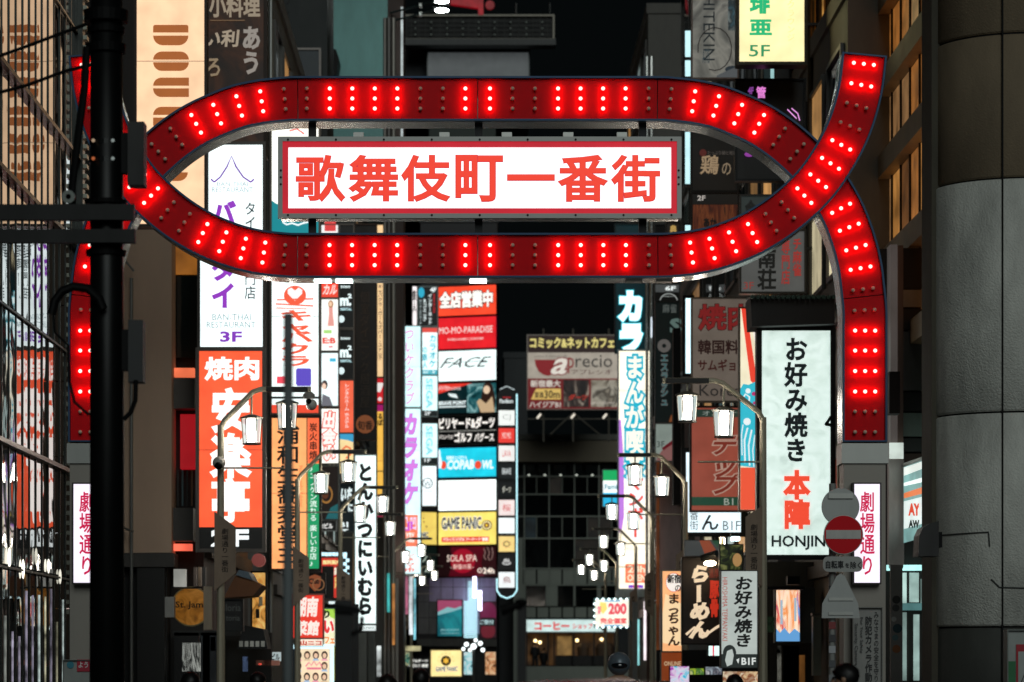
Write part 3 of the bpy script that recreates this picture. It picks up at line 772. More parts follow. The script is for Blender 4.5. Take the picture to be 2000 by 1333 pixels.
sign('small_sign', 'orange red lit sign fragment at the top of the column of stacked signs', 'sign', (628, 440, 660, 581), Y5, 'ee4630', 1.0, [('r', (628, 440, 660, 520), 'f2f6f4'), ('t', 'カル', (630, 556, 658, 576), 'ffe8e0', {'b': .03, 'k': .3}), ('r', (634, 432, 656, 452), 'd84040')], frame='6a6660', fw=2)
def figure(x0, y0, x1, y1, dress, hair='6a4a3a'):
    cx, w_, h = (x0 + x1) / 2, x1 - x0, y1 - y0
    return [('d', cx, y0 + h * .14, w_ * .26, hair, {'ry': h * .14, 'n': 'picture'}), ('p', [(cx - w_ * .3, y0 + h * .95), (cx + w_ * .34, y0 + h * .95), (cx + w_ * .22, y0 + h * .5), (cx + w_ * .2, y0 + h * .26), (cx - w_ * .2, y0 + h * .26), (cx - w_ * .18, y0 + h * .5)], dress, {'n': 'picture'}),
            ('d', cx - w_ * .02, y0 + h * .14, w_ * .16, 'f0c8a8', {'ry': h * .09, 'n': 'picture'})]
sign('poster', 'white lit poster with a girl in a pink skirt above red letters', 'poster', (628, 585, 660, 685), Y5, 'eef0ea', 1.1,
    figure(636, 587, 656, 640, 'e09a90', 'a06a3a') + [('r', (632, 645, 648, 652), 'a8d87c'), ('t', 'E:B', (630, 660, 656, 672), 'e04a40', {'b': .05}), ('l', [(642, 678), (650, 678)], 'e06a80', 3)], frame='6a6660', fw=2)
sign('poster', 'white lit poster with a dark haired woman below the pink skirt poster', 'poster', (628, 690, 660, 793), Y5, 'e6f6f6', 1.1,
    [('r', (644, 700, 656, 707), '4ab4d4'), ('d', 634, 752, 6, '3a2a2a', {'ry': 9}), ('d', 633, 755, 4, 'f0ccb4', {'ry': 6}), ('p', [(628, 793), (630, 770), (644, 776), (650, 793)], '6a6a72')], frame='6a6660', fw=2)
sign('advert_sign', 'slanted white sign with thick red outlined writing beside the orange rental room sign', 'sign', (628, 799, 661, 905), Y5, 'f2f2ea', 1.1, [
    ('t', '出会い', (630, 804, 657, 900), 'fdf6f0', {'v': 1, 'b': .05, 'k': .15, 'o': 'dc4636', 'ow': .07})], frame='6a6660', fw=2)
for i, (a, c) in enumerate(((440, 640), (645, 741))):
    sign('black_sign', ['black lit sign with white m2 mark, upper of two identical ones', 'black lit sign with white m2 mark, directly above the orange rental room sign'][i], 'sign', (664, a, 690, c), Y5 + 1, '08090a', .3, [
        ('t', 'm.', (664, c - 58, 686, c - 42), 'e8fafa', {'b': .05, 's': 1.2}), ('t', '2', (679, c - 66, 687, c - 57), 'e8fafa', {'b': .04, 's': 1.2}), ('t', '5060', (665, c - 82, 684, c - 77), 'e8fafa', {'b': .03, 's': 1}),
        ('t', 'RENTAL', (665, c - 38, 687, c - 33), 'c8f4fa', {'b': .03, 's': 1}), ('d', 667, c - 16, 6, 'e0f4f6', {'ry': 7, 's': 1})], frame='77706a', fw=2)
sign('rental_room_sign', 'narrow orange lit sign with small white vertical katakana under the black pair', 'sign', (664, 744, 690, 845), Y5 + 1, 'ee6444', 1.0, [('t', 'レンタルルーム ホステル', (673, 750, 682, 836), 'fff0e8', {'v': 1, 'b': .01})], frame='77706a', fw=2)
sign('small_sign', 'blue cream and orange lit panel under the narrow orange rental sign', 'sign', (664, 848, 690, 925), Y5 + 1, 'f6dca0', 1.0, [('p', [(664, 848), (690, 848), (690, 864), (678, 860), (664, 858)], '3a9cc8'), ('l', [(668, 880), (676, 872), (684, 876), (686, 886), (676, 896)], 'f07a4c', 4)], frame='77706a', fw=2)
sign('bar_sign', 'tall unlit dark brown dining bar sign with a copper circle at its foot', 'sign', (694, 440, 734, 858), 98.5, '1c120d', 0, [  # sign is unlit, light on the copper circle is put in as glow
    ('t', '個室ダイニング居酒屋', (703, 570, 722, 796), '4c3a2c', {'v': 1, 'b': .0, 's': 0}), ('d', 713, 829, 18, 'b5673a', {'s': .35}), ('t', '旬香', (698, 822, 728, 840), '2a150c', {'b': .02, 's': .0})], frame='3a2a22', fw=3)
sign('narrow_sign', 'thin pale yellow lit strip of black katakana beside the brown dining sign', 'sign', (737, 440, 748, 736), 103, 'f8d09a', .95, [('t', 'キャバクラ・ガールズバー・スナック', (738.5, 556, 746.5, 704), '2a1c14', {'v': 1, 'b': .02})], frame='6a625a', fw=1)
sign('small_sign', 'small red lit panel with a white letter above the magenta band', 'sign', (737, 739, 749, 788), 103, 'd8242c', .9, [('p', [(737, 748), (748, 748), (748, 753), (743, 766), (737, 766)], 'f6f0ec'), ('d', 742, 780, 4, 'f0e0e0')], frame='6a625a', fw=1)
sign('narrow_sign', 'amber lit strip with magenta top and black writing left of the pipes', 'sign', (737, 791, 749, 1010), 103, 'f6be50', .95, [('r', (737, 791, 749, 804), 'a01868'), ('t', 'るぽ', (738, 808, 748, 832), '2a1c10', {'v': 1, 'b': .05}), ('r', (737, 920, 749, 922), '3a2a18'), ('r', (737, 966, 749, 1010), '982048')], frame='6a625a', fw=1)
sign('club_sign', 'white cyan lit sign with pale pink vertical katakana right of the grey pipes', 'sign', (779, 638, 821, 795), 112.5, 'cdf8fa', 1.1, [('t', 'ついケクラブ', (791, 645, 810, 790), 'e898d0', {'v': 1, 'b': .025, 'k': .15})], frame='a8b0b0', fw=2)
sign('karaoke_sign', 'white lit sign with violet slanted karaoke katakana below the pink club sign', 'sign', (779, 799, 821, 1122), 112.5, 'd2f8fc', 1.1, [
    ('t', 'カラオケ', (785, 808, 817, 986), 'd67ce0', {'v': 1, 'b': .06, 'k': .2, 'o': '5a4a9a', 'ow': .012}),
    ('r', (785, 1006, 816, 1068), 'ee7a58'), ('t', '凸凹', (787, 1010, 813, 1036), 'f2d6f4', {'b': .03}), ('l', [(788, 1022), (788, 1036), (798, 1036), (798, 1020), (804, 1020), (804, 1034)], 'c03ad0', 4),
    ('t', '市場', (792, 1040, 810, 1060), 'fff0e8', {'v': 1, 'b': .03}), ('t', 'シネマ市', (790, 1080, 812, 1118), 'e8604a', {'v': 1, 'b': .03, 'k': .1})], frame='a8b0b0', fw=2)
sign('narrow_sign', 'thin white lit strip with red dots at the left of the cafe list sign', 'sign', (806, 560, 814, 640), 139, 'f0e8e8', 1, [('t', '鉄人', (806, 566, 813, 610), '2a2020', {'v': 1, 'b': .04})], frame='55504c', fw=1)
Y6 = 141.
sign('internet_cafe_sign', 'black lit internet and comic cafe sign on the fourth floor', 'sign', (818, 561, 854, 637), Y6, '0c1012', .4, [
    ('t', 'インターネット', (836, 574, 844, 634), 'e8f4f4', {'v': 1, 'b': .03, 's': 1}), ('t', '&コミック', (826, 584, 833, 628), 'e8f4f4', {'v': 1, 'b': .03, 's': 1}), ('t', 'ボード・ビリヤード', (819, 586, 824, 634), 'c0d0d0', {'v': 1, 'b': .02, 's': .9}),
    ('t', '4F', (840, 562, 852, 571), 'f0f8f8', {'b': .04, 's': 1}), ('t', '24HOURS', (846, 574, 850, 612), 'c82a30', {'rot': 90, 'b': .03, 's': .8}), ('d', 823, 572, 6, '2ab0d0', {'ry': 10, 's': .9})], frame='909c9c', fw=1.5)
sign('karaoke_sign', 'white lit sign with cyan karaoke katakana right of the pink letters', 'sign', (825, 641, 854, 732), Y6, 'e2fafa', 1.1, [
    ('r', (825, 641, 854, 650), 'd84a40'), ('t', 'カラオケ', (838, 654, 852, 718), '1ca8bc', {'v': 1, 'b': .03}), ('t', 'の鉄人', (825, 678, 835, 720), '1ca8bc', {'v': 1, 'b': .03}), ('r', (825, 723, 854, 732), '34a8b8'), ('t', 'B1F・3F', (827, 725, 850, 730), 'f0ffff', {'b': .02})], frame='909c9c', fw=1.5)
for i, (a, c) in enumerate(((735, 801), (828, 893))):
    sign('arcade_sign', ['pale cyan lit arcade sign with faint turned letters above the 2F plate', 'pale cyan lit arcade sign with faint turned letters above the 1F plate'][i], 'sign', (825, a, 854, c + (12 if i == 0 else 14)), Y6, 'd4f8fa', 1.1, [
        ('t', 'SEGA', (832, a + 4, 845, c - 3), '7cd0dc', {'rot': 90, 'b': .03}), ('r', (825, c + 1, 854, c + (12 if i == 0 else 14)), '20282a', {'s': .4}), ('t', ['2F', '1F'][i], (829, c + 3, 841, c + 10), 'f0f8f8', {'b': .02, 's': 1})], frame='909c9c', fw=1.5)
sign('logo_sign', 'white lit sign with a round W emblem under the 1F plate', 'sign', (825, 911, 852, 988), Y6, 'ecf8fa', 1.15, [
    ('d', 835, 944, 10.5, '1c3038', {'ri': 8.6, 's': .5}), ('t', 'W', (828, 939, 842, 951), '1c3038', {'b': .0, 's': .5}), ('t', 'WASK', (827, 958, 846, 962), '8a989a', {'b': 0})], frame='909c9c', fw=1.5)

# ---- stacked panels across the end of the street
Y7 = 148.; YW = 20
def panel(label, y0, y1, face, s, items, x0=856, x1=969, frame='2a1420', cat='sign', nm='stacked_panel', yaw=-YW, Y=Y7, fw=1.5):
    return sign(nm, label, cat, (x0, y0, x1, y1), Y, face, s, items, frame=frame, fw=fw, yaw=yaw, depth=.3)
for side in (0,):
    bl = building('entertainment building whose front carries the stacked lit panels', X(822, 150), X(971, 150), 149.2, 158, Z(440, 150), paint('39383a', .6, 0, .2, .8))
panel('topmost orange red panel of the stack, with white outlined kanji', 559, 616, 'f0482c', 1.1, [('t', '全店営業中', (858, 568, 962, 602), 'fdf8f0', {'b': .045, 'o': '241008', 'ow': .05, 's': 1.2})])
panel('red hot pot restaurant panel with thin white capitals', 620, 681, 'e0222a', 1.0, [('t', 'MO-MO-PARADISE', (857, 638, 962, 651), 'fff0ea', {'b': .0}), ('t', 'SHABU-SHABU | SUKIYAKI', (874, 660, 944, 666), 'fff0ea', {'b': .0})], frame='5c1050')
panel('white panel with slanted black FACE lettering', 685, 744, 'e4f4f2', 1.15, [('t', 'FACE', (858, 698, 960, 718), '14242a', {'b': .0, 'k': .55, 's': .6}), ('l', [(874, 708), (950, 706)], '14242a', 1)])
panel('teal panel with a long haired woman and a red corner ribbon', 749, 807, '08282c', .7, [
    ('r', (912, 750, 969, 807), picture(('062a2e', '1c5a60', '8ab8b8', '0a2022'), 1.6, .8)), ('p', [(856, 749), (922, 749), (856, 768)], 'e6382c', {'s': 1.0}),
    ('t', 'シンナー', (857, 752, 878, 758), 'fff0ec', {'b': .02, 'k': .2, 's': 1}), ('t', 'バリーズクリスマス', (856, 755, 900, 762), 'fff0ec', {'b': .02, 's': 1}),
    ('p', [(936, 807), (940, 780), (945, 752), (954, 748), (962, 754), (968, 780), (966, 807)], '3a241c', {'s': .6}), ('d', 951, 763, 6.5, 'f0d0b0', {'ry': 8, 's': .9}), ('p', [(932, 786), (938, 780), (950, 790), (962, 776), (967, 807), (940, 807)], 'd8b890', {'s': .8}),
    ('t', 'BRAVE POINT', (858, 783, 911, 791), 'f2ffff', {'b': .03, 's': 1.1}), ('r', (858, 793, 911, 795.5), 'e8f6f6', {'s': 1}), ('p', [(876, 768), (892, 770), (896, 778), (886, 776), (880, 774)], 'e8f6f6', {'s': 1})])
panel('black billiards and darts panel with white katakana', 812, 868, '080a0a', .3, [
    ('t', 'ビリヤード&ダーツ', (857, 815, 966, 838), 'fff8f0', {'b': .04, 's': 1.1}), ('r', (856, 841, 969, 842.5), 'b0b0a8', {'s': .7}), ('t', 'シミュレーション', (857, 848, 886, 857), 'fff8f0', {'b': .02, 's': 1.1}),
    ('t', 'ゴルフ', (888, 844, 922, 864), 'fff8f0', {'b': .04, 's': 1.1}), ('t', 'バグース', (927, 847, 965, 864), 'fff8f0', {'b': .03, 's': 1.1})], frame='6a6a68')
panel('cyan bowling alley panel with white capitals and red balls', 875, 932, '1ec4dc', 1.1, [
    ('t', '歌舞伎コパボウル', (872, 890, 912, 898), 'f4ffff', {'b': .02}), ('t', 'COPAB', (873, 898, 926, 917), 'f4ffff', {'b': .04, 'k': .15}), ('t', 'WL', (942, 900, 964, 917), 'f4ffff', {'b': .04, 'k': .15}),
    ('d', 934, 909, 6.5, 'ee4a30', {'ry': 8}), ('d', 866, 908, 6, 'ee4a30', {'ry': 8}), ('p', [(857, 878), (860, 878), (861, 890), (864, 904), (862, 914), (857, 914)], 'f4ffff')], frame='8a34a8')
panel('blank white lit panel between the cyan and yellow panels', 938, 997, 'f2fcfa', 1.35, [('r', (858, 950, 880, 962), 'e8f4f2')])
panel('yellow game arcade panel with outlined capitals', 1001, 1064, 'f8e070', 1.05, [
    ('t', 'GAME PANIC', (862, 1010, 940, 1034), '101010', {'b': .03, 's': .3, 'o': 'f4f4ec', 'ow': .05}),
    ('d', 951, 1027, 10, '14140e', {'s': .3}), ('d', 951, 1027, 8.5, 'f0e0a0'), ('d', 951, 1027, 5.5, '7a1c14', {'s': .7}), ('d', 951, 1027, 2.5, 'f4d040'),
    ('r', (863, 1049, 956, 1059), 'e03c30'), ('t', 'プライズ ビデオ アーケード 書籍', (866, 1050.5, 954, 1057.5), 'fdf6e8', {'b': .03, 's': 1.2})], frame='6a5a28')
panel('dark red spa panel with rising steam drawing', 1068, 1126, '540818', .9, [
    ('p', [(856, 1068), (880, 1068), (884, 1100), (876, 1126), (856, 1126)], '1c0a0c'), ('p', [(969, 1068), (948, 1068), (940, 1100), (946, 1126), (969, 1126)], '2a0c10'),
    ('d', 904, 1096, 24, 'a01028', {'ry': 24}), ('t', 'SOLA SPA', (873, 1084, 932, 1097), 'ffe8d8', {'b': .0, 's': 1}), ('t', '- 新宿の湯 -', (880, 1102, 926, 1112), 'ffe8d8', {'b': .0, 's': 1}), ('t', '24h', (944, 1110, 966, 1121), 'fff0e0', {'b': .02, 's': 1.1}), ('d', 938, 1115, 4.5, 'fff0e0', {'ri': 3, 's': 1.1}),
    ('l', [(946, 1072), (949, 1080), (946, 1088), (950, 1094)], 'b09088', 1), ('l', [(953, 1070), (957, 1080), (954, 1090), (958, 1096)], 'b09088', 1), ('l', [(962, 1070), (964, 1082), (961, 1094)], 'b09088', 1)], frame='2a1414')
# the side wall of the same building carries the left ends of the panels
sign('side_panel', 'yellow side end of the arcade panel with half a round emblem', 'sign', (822, 1001, 853, 1064), 147, 'f2d468', .95, [
    ('d', 828, 1020, 1.6, '2a200c', {'s': .2}), ('d', 833, 1029, 1.6, '2a200c', {'s': .2}), ('d', 827, 1013, 1.3, '2a200c', {'s': .2}), ('t', 'NIC', (822, 1040, 836, 1050), '2a3038', {'b': .04, 's': .3, 'o': 'f2f2ea', 'ow': .05})], frame='6a5a28', fw=1, yaw=25)
sign('side_panel', 'dark green side end of the spa panel with a pale palm drawing', 'sign', (822, 1068, 853, 1126), 147, '0c1a16', .6, [
    ('l', [(824, 1082), (832, 1088), (840, 1084)], 'c8d8c8', 2, {'s': .9}), ('l', [(826, 1098), (832, 1090)], 'c8d8c8', 2, {'s': .9}), ('t', 'A', (829, 1110, 838, 1119), 'c8d8c8', {'b': .02, 's': .8})], frame='2a2a24', fw=1, yaw=25)

# lilac lit tiled front below the stacked panels
lw = thing('tiled_front', 'lilac lit tiled wall with fluorescent tubes below the spa panel', 'wall', (X(895, 149), 149, 0))
obj('backing', MB().box(X(815, 149), X(970, 149), 149.0, 149.15, 0, Z(1128, 149)), paint('2a262c', .6), lw)
TL = [paint('b4a8c4', .5), paint('a49ab0', .5), paint('8c8890', .5), paint('7c7a7c', .5)]  # grey tiles carry the tubes' lilac glow in their paint
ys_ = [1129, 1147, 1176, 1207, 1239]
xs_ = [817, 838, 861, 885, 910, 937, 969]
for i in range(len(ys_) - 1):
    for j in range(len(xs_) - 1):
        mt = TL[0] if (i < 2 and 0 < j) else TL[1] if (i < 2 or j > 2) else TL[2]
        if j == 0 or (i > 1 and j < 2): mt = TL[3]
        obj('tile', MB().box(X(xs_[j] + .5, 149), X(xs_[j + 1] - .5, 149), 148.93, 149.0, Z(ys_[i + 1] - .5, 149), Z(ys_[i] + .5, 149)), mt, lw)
for i in range(26):
    y = 1136 + i * 4.3
    obj('light_strip', MB().box(X(914 - (i > 8) * 8, 148.8), X(932, 148.8), 148.7, 148.8, Z(y + 2.6, 148.8), Z(y, 148.8)), lit('c0f0fa', 1.3 if i > 2 else .9, True, 0), lw)
for px, a, c in ((927, 1127, 1168), (937.5, 1154, 1193)):
    obj('tube_or_reflection', MB().box(X(px - 3.5, 147.5), X(px + 3.5, 147.5), 147.4, 147.6, Z(c, 147.5), Z(a, 147.5)), lit('e4dcff', 5, True, 0), lw)
obj('canopy', MB().box(X(815, 148), X(970, 148), 147.6, 148.9, Z(1263, 148), Z(1248, 148)), paint('4c4c4a', .5, .3), lw)
obj('doorway', MB().box(X(838, 148), X(968, 148), 148.2, 148.9, 0, Z(1264, 148)), paint('15181a', .5), lw)
sign('advert_screen', 'teal and magenta advert screen beside the bright ladder of tubes', 'screen', (855, 1173, 902, 1243), 148.4, picture(('04444e', '0a6670', '1c8a90', '0a545c'), .5, .8, 1), .8, [
    ('p', [(855, 1173), (902, 1173), (902, 1184), (888, 1189), (874, 1186), (855, 1196)], 'a8486c', {'s': .8}), ('p', [(855, 1196), (874, 1186), (888, 1189), (902, 1184), (902, 1189), (880, 1196), (855, 1202)], '9adce0', {'s': .6}),
    ('t', 'BRAVE POINT', (861, 1229, 897, 1233), 'a8e4e6', {'b': 0, 's': .8}), ('r', (861, 1237, 897, 1238), 'a8e4e6', {'s': .7})], frame='0c1a1c', fw=2)
sign('advert_screen', 'dark magenta ball poster with a small black reception sign', 'poster', (938, 1176, 969, 1246), 148.3, '3a1020', .6, [
    ('d', 953, 1198, 17, '7a1848', {'ry': 22}), ('d', 953, 1232, 14, '7a2030', {'ry': 16}), ('r', (940, 1207, 967, 1223), '0a1418', {'s': .3}), ('t', 'ご受付', (937, 1211, 964, 1220), 'c8e8ea', {'b': .02, 's': .9})], frame='1c1418', fw=1)
sign('street_sign', 'black lit darts and golf sign low at the end of the street', 'sign', (796, 1286, 839, 1308), 140, '07090a', .3, [('t', 'ード&ダーツ', (797, 1288, 836, 1294), 'f0f0e8', {'b': .04, 's': 1}), ('t', 'ーゴルフ 卓球', (797, 1297, 836, 1304), 'f0f0e8', {'b': .04, 's': 1})], frame='2a2a28', fw=1)
sign('street_sign', 'low yellow lit arcade sign with a sun emblem near the heads', 'sign', (842, 1271, 901, 1321), 143, 'fbe59a', 1.1, [
    ('d', 871, 1291, 10, '2c2410', {'s': .3}), ('p', [(871 + (7.5 if i % 2 == 0 else 3.5) * math.sin(PI * i / 6), 1291 - (7.5 if i % 2 == 0 else 3.5) * math.cos(PI * i / 6)) for i in range(12)], 'f0b840'), ('t', 'GAME PANIC', (851, 1302, 894, 1312), '3a4046', {'b': .03, 's': .5, 'o': 'fdf8ea', 'ow': .05})] +
    [('d', 871 + 15 * math.sin(R(a)), 1291 - 15 * math.cos(R(a)), 1.1, '6a5018', {'s': .3}) for a in (-90, -60, -30, 0, 30, 60, 90)], frame='a8956a', fw=2)
for i, (px, w_, c1, lb_) in enumerate(((906, 16, ('0a5a66', 'a8e0e6', 'e8f4f4', '1c4a52'), 'small teal poster right of the low yellow arcade sign'), (948, 20, ('2a0c0c', 'c88a5a', 'f0c8a0', '301414'), 'small warm food poster beside the bright lamp cluster'))):
    sign('poster', lb_, 'poster', (px, 1274, px + w_, 1318), 144, picture(c1, 3, .8), .8, (), frame='1c1c1c', fw=1)
# pylon
py_ = thing('pylon_sign', 'tall dark pylon with small square tenant panels and glowing round foot', 'sign', (X(990, 146), 146, Z(1168, 146)))
Yp = 146.
def rp(a, b_, r=4):
    P = []
    for cx_, cy_, a0 in ((1007 - 6, 1148, 0), (977, 1148, 90)):
        pass
    pts = [(972, 770), (972, 1152), (978, 1162), (990, 1167), (1002, 1162), (1008, 1152), (1008, 770), (1004, 762), (990, 756), (976, 762)]
    return pts
pp = [(X(a, Yp), Z(b_, Yp)) for a, b_ in rp(0, 0)]
obj('body', MB().prism(pp, Yp, Yp + .5), paint('25272a', .4, .3, .1), py_)
nb = MB(); edge = [(X(a, Yp), Yp - .03, Z(b_, Yp)) for a, b_ in [(1009.5, 770), (1009.5, 1154), (1002.5, 1164), (990, 1169), (977.5, 1164), (970.5, 1154), (970.5, 1130)]]
obj('neon_edge', nb.tube(edge, .028, 6), lit('bff6ff', 1.6, False, 0), py_)
obj('neon_edge', MB().tube([(X(976, Yp), Yp - .03, Z(761, Yp)), (X(990, Yp), Yp - .03, Z(755, Yp)), (X(1005, Yp), Yp - .03, Z(762, Yp))], .02, 6), lit('d8e8ea', .8, False, 0), py_)
letters('Pavilion', X(976, Yp), X(1002, Yp), Z(788, Yp), Z(780, Yp), Yp - .02, lit('e8f0f0', .9, False, 0), py_, .03)
letters('entame', X(982, Yp), X(998, Yp), Z(778, Yp), Z(775, Yp), Yp - .02, lit('c83038', .8, False, 0), py_, .03)
tiles = [(802, 831, 'f0f4f0', 1.1, 'CJ', 'b8bcb8'), (837, 865, 'e83c34', 1.05, 'MO MO', 'ffe8e0'), (871, 901, 'f0f0ec', 1.1, 'LAVA', 'd05050'), (907, 935, '1a2022', .6, 'BRAVE', 'e8f0f0'), (942, 971, '14181a', .6, 'ダーツ', 'f0f0e0'),
         (977, 1007, 'f4e2de', 1.05, '桜', 'd87070'), (1012, 1042, 'f2fbfa', 1.2, None, None), (1048, 1078, 'f8d888', 1.05, '☀', '4a3c18'), (1083, 1112, '1c1c20', .5, '♨', 'd0d0d0'), (1118, 1148, 'f0f6f6', 1.1, '鳥', 'a88080')]
for a, c, col_, s_, tt, tc_ in tiles:
    p_ = obj('tenant_panel', MB().box(X(974, Yp), X(1005, Yp), Yp - .03, Yp + .02, Z(c, Yp), Z(a, Yp)), lit(col_, s_, False, .05), py_)
    if tt: letters(tt, X(981, Yp), X(998, Yp), Z(c - 8, Yp), Z(a + 8, Yp), Yp - .045, lit(tc_, .9, False, 0), p_, .01)

# ---------------------------------------------------------------- signs, right side
sign('tall_karaoke_sign', 'dark teal sign with white neon katakana above the manga cafe sign', 'sign', (1203, 440, 1262, 688), 107.6, '04282e', .6, [
    ('t', 'カラオ', (1206, 568, 1256, 752), 'eaffff', {'v': 1, 'b': .075, 's': 1.5, 'o': '1cc8dc', 'ow': .03, 'os': 1.1})], frame='2a3638', fw=3)
for o_ in [o for o in bpy.data.objects['tall_karaoke_sign'].children if o.name.startswith('lettering')]:
    me = o_.data      # the third sign hides the lower letters; drop glyph faces below the panel
    zc = .05
    import bmesh
    bm_ = bmesh.new(); bm_.from_mesh(me)
    bmesh.ops.bisect_plane(bm_, geom=bm_.verts[:] + bm_.edges[:] + bm_.faces[:], plane_co=(0, 0, zc), plane_no=(0, 0, -1), clear_outer=True)
    bm_.to_mesh(me); bm_.free()
mg = sign('manga_cafe_sign', 'very tall white lit manga cafe sign with cyan outlined katakana', 'sign', (1209, 686, 1269, 1150), 106, 'fdf3da', 1.15, [
    ('p', [(1209, 820), (1213, 820), (1216, 860), (1219, 920), (1219, 1010), (1214, 1040), (1209, 1040)], 'b878d8'),
    ('t', 'まんが喫茶', (1221, 696, 1258, 936), 'fffae6', {'v': 1, 'b': .03, 'o': '12aac4', 'ow': .11}),
    ('t', 'マンボー', (1225, 934, 1258, 1050), 'e84a3c', {'v': 1, 'b': .03, 'o': 'e8fbff', 'ow': .1}),
    ('r', (1221, 1102, 1264, 1139), 'ee7c58'), ('t', '24h', (1226, 1105, 1260, 1119), 'ffe6c8', {'b': .03}), ('t', 'OPEN', (1225, 1122, 1261, 1136), 'ffe6c8', {'b': .03}),
    ('r', (1227, 1143, 1256, 1149), '7c4ac8'), ('r', (1236, 1143, 1247, 1149), 'd0508a')], frame='a8b4b4', fw=3)
obj('foot', MB().box(X(1203, 106), X(1276, 106), 105.8, 106.4, Z(1167, 106), Z(1153.5, 106)), paint('a8b4b2', .4, .3), mg)
sign('convenience_store_sign', 'green white and blue lit store sign left of the manga cafe sign', 'sign', (1178, 919, 1205, 989), 125, 'f0f8f8', 1.05, [('r', (1178, 919, 1205, 939), '1ea860'), ('r', (1178, 963, 1205, 989), '2ab4e0'), ('t', 'Famil', (1181, 946, 1208, 956), '2a8a9a', {'b': .02})], frame='8aa0a0', fw=2)
sb = sign('private_room_sign', 'small lit sign with red 200 price and a border of white bulbs', 'sign', (1163, 1172, 1228, 1224), 112, 'f2ecd8', 1.05, [
    ('t', '200', (1188, 1178, 1224, 1201), 'ea5560', {'b': .05, 'o': 'fdf4ec', 'ow': .05}), ('p', [(1172, 1176), (1184, 1178), (1186, 1190), (1178, 1200), (1170, 1192)], 'f6e27c'), ('t', '個室', (1166, 1184, 1174, 1200), 'e8708a', {'v': 1, 'b': .03}),
    ('t', '完全個室', (1172, 1207, 1224, 1219), 'e8404c', {'b': .04}), ('r', (1180, 1173, 1212, 1175.5), '48a8d8'), ('r', (1180, 1221, 1216, 1223.5), '48a8d8')], frame='8ab4b8', fw=3)
Ys = 112
for i in range(6):
    for py in (1170.5, 1225.5): obj('bulb', MB().ball((X(1166 + i * 11.6, Ys), Ys - .05, Z(py, Ys)), .035, n=8, m=6), lit('e8ffff', 4, False, 0), sb)
for i in range(4): obj('bulb', MB().ball((X(1161, Ys), Ys - .05, Z(1180 + i * 12, Ys)), .035, n=8, m=6), lit('e8ffff', 4, False, 0), sb)

def rb(label, px, y0, y1, z1, colr, nw, nf, lp, xr=14):
    x = X(px, y0)
    t = building(label, x, xr, y0, y1, z1, paint(colr, .6, 0, .25, 1.5))
    facade(t, x, y0 + .2, y1 - .2, 3.2, z1 - .5, -1, paint('55504a', .5), nw, nf, lp)
    return t
tr = rb('building with chrome corner pipe behind the manga cafe sign', 1266, 107.9, 122, 24, '5c5a54', 4, 7, .5)
for px, r_ in ((1273, .07), (1264, .05)): obj('rain_pipe', MB().tube([(X(px, 105), 105.2, 2.6), (X(px, 105), 105.2, 22)], r_), paint('c8cac6', .25, .9), tr)
for a, c in ((620, 660), (1040, 1160), (1180, 1280)): obj('light_strip', MB().box(X(1271, 104.6), X(1273.4, 104.6), 104.5, 104.6, Z(c, 104.6), Z(a, 104.6)), lit('e8f4ff', 1.2, False, .2), tr)
tr = rb('pale lilac rendered building behind the orange pub sign', 1289, 93, 95.4, Z(826, 93), 'e0cccc', 4, 4, .4)
obj('orange_strip', MB().box(X(1281, 93), X(1287, 93), 92.8, 92.9, Z(1290, 93), Z(900, 93)), lit('8a4a20', .35, False, .3), tr)
tr = rb('dark building behind the teal mahjong and massage sign', 1427, 75, 92.9, 22, '3c3f42', 4, 6, .4)
tr = rb('grey building behind the beige Korean barbecue sign', 1519, 62.2, 74.9, 26, '4c4a48', 4, 7, .4)
tr = rb('old building holding the white okonomiyaki sign with brown pipes', 1656, 53.2, 62.1, 13, '6c6458', 3, 4, .3)

sign('massage_sign', 'dark teal unlit sign with white katakana left of the lit tube', 'sign', (1281, 590, 1326, 825), 88, '0c333a', 0, [  # unlit sign: lettering and marks glow weakly in place of caught light
    ('t', '麻雀', (1294, 594, 1322, 612), '9aa8a4', {'b': .02, 's': .18}), ('t', 'S', (1308, 622, 1332, 652), 'a0c8c0', {'b': .05, 's': .2}), ('d', 1297, 676, 13, 'a8a4a0', {'s': .2}), ('d', 1297, 676, 4, '0c333a'),
    ('t', 'エスラッシュ', (1291, 694, 1304, 792), '4a9aa0', {'v': 1, 'b': .02, 's': .3, 'o': 'b8b4b0', 'ow': .06, 'os': .2}), ('p', [(1316, 650), (1326, 640), (1326, 720), (1318, 714)], '7a1c20', {'s': .3}), ('p', [(1326, 806), (1310, 812), (1306, 825), (1326, 825)], 'b86a38', {'s': .3})], frame='3c4040', fw=2)
sign('black_sign', 'black panel with a white arc mark and 6F band above the teal sign', 'sign', (1280, 440, 1326, 587), 88, '070808', 0, [
    ('r', (1280, 556, 1326, 571), '7a8080', {'s': .25}), ('t', '6F', (1299, 559, 1320, 568), 'f0f8f6', {'b': .04, 's': .9}), ('l', [(1289 + 17 - 17 * math.cos(R(a)), 589 - 15 * math.sin(R(a))) for a in range(0, 181, 20)], 'd0d8d4', 1.6, {'s': .5}), ('t', 'massage de pro', (1294, 578, 1320, 581), 'c8d0cc', {'b': .02, 's': .5})], frame='3c4040', fw=2)
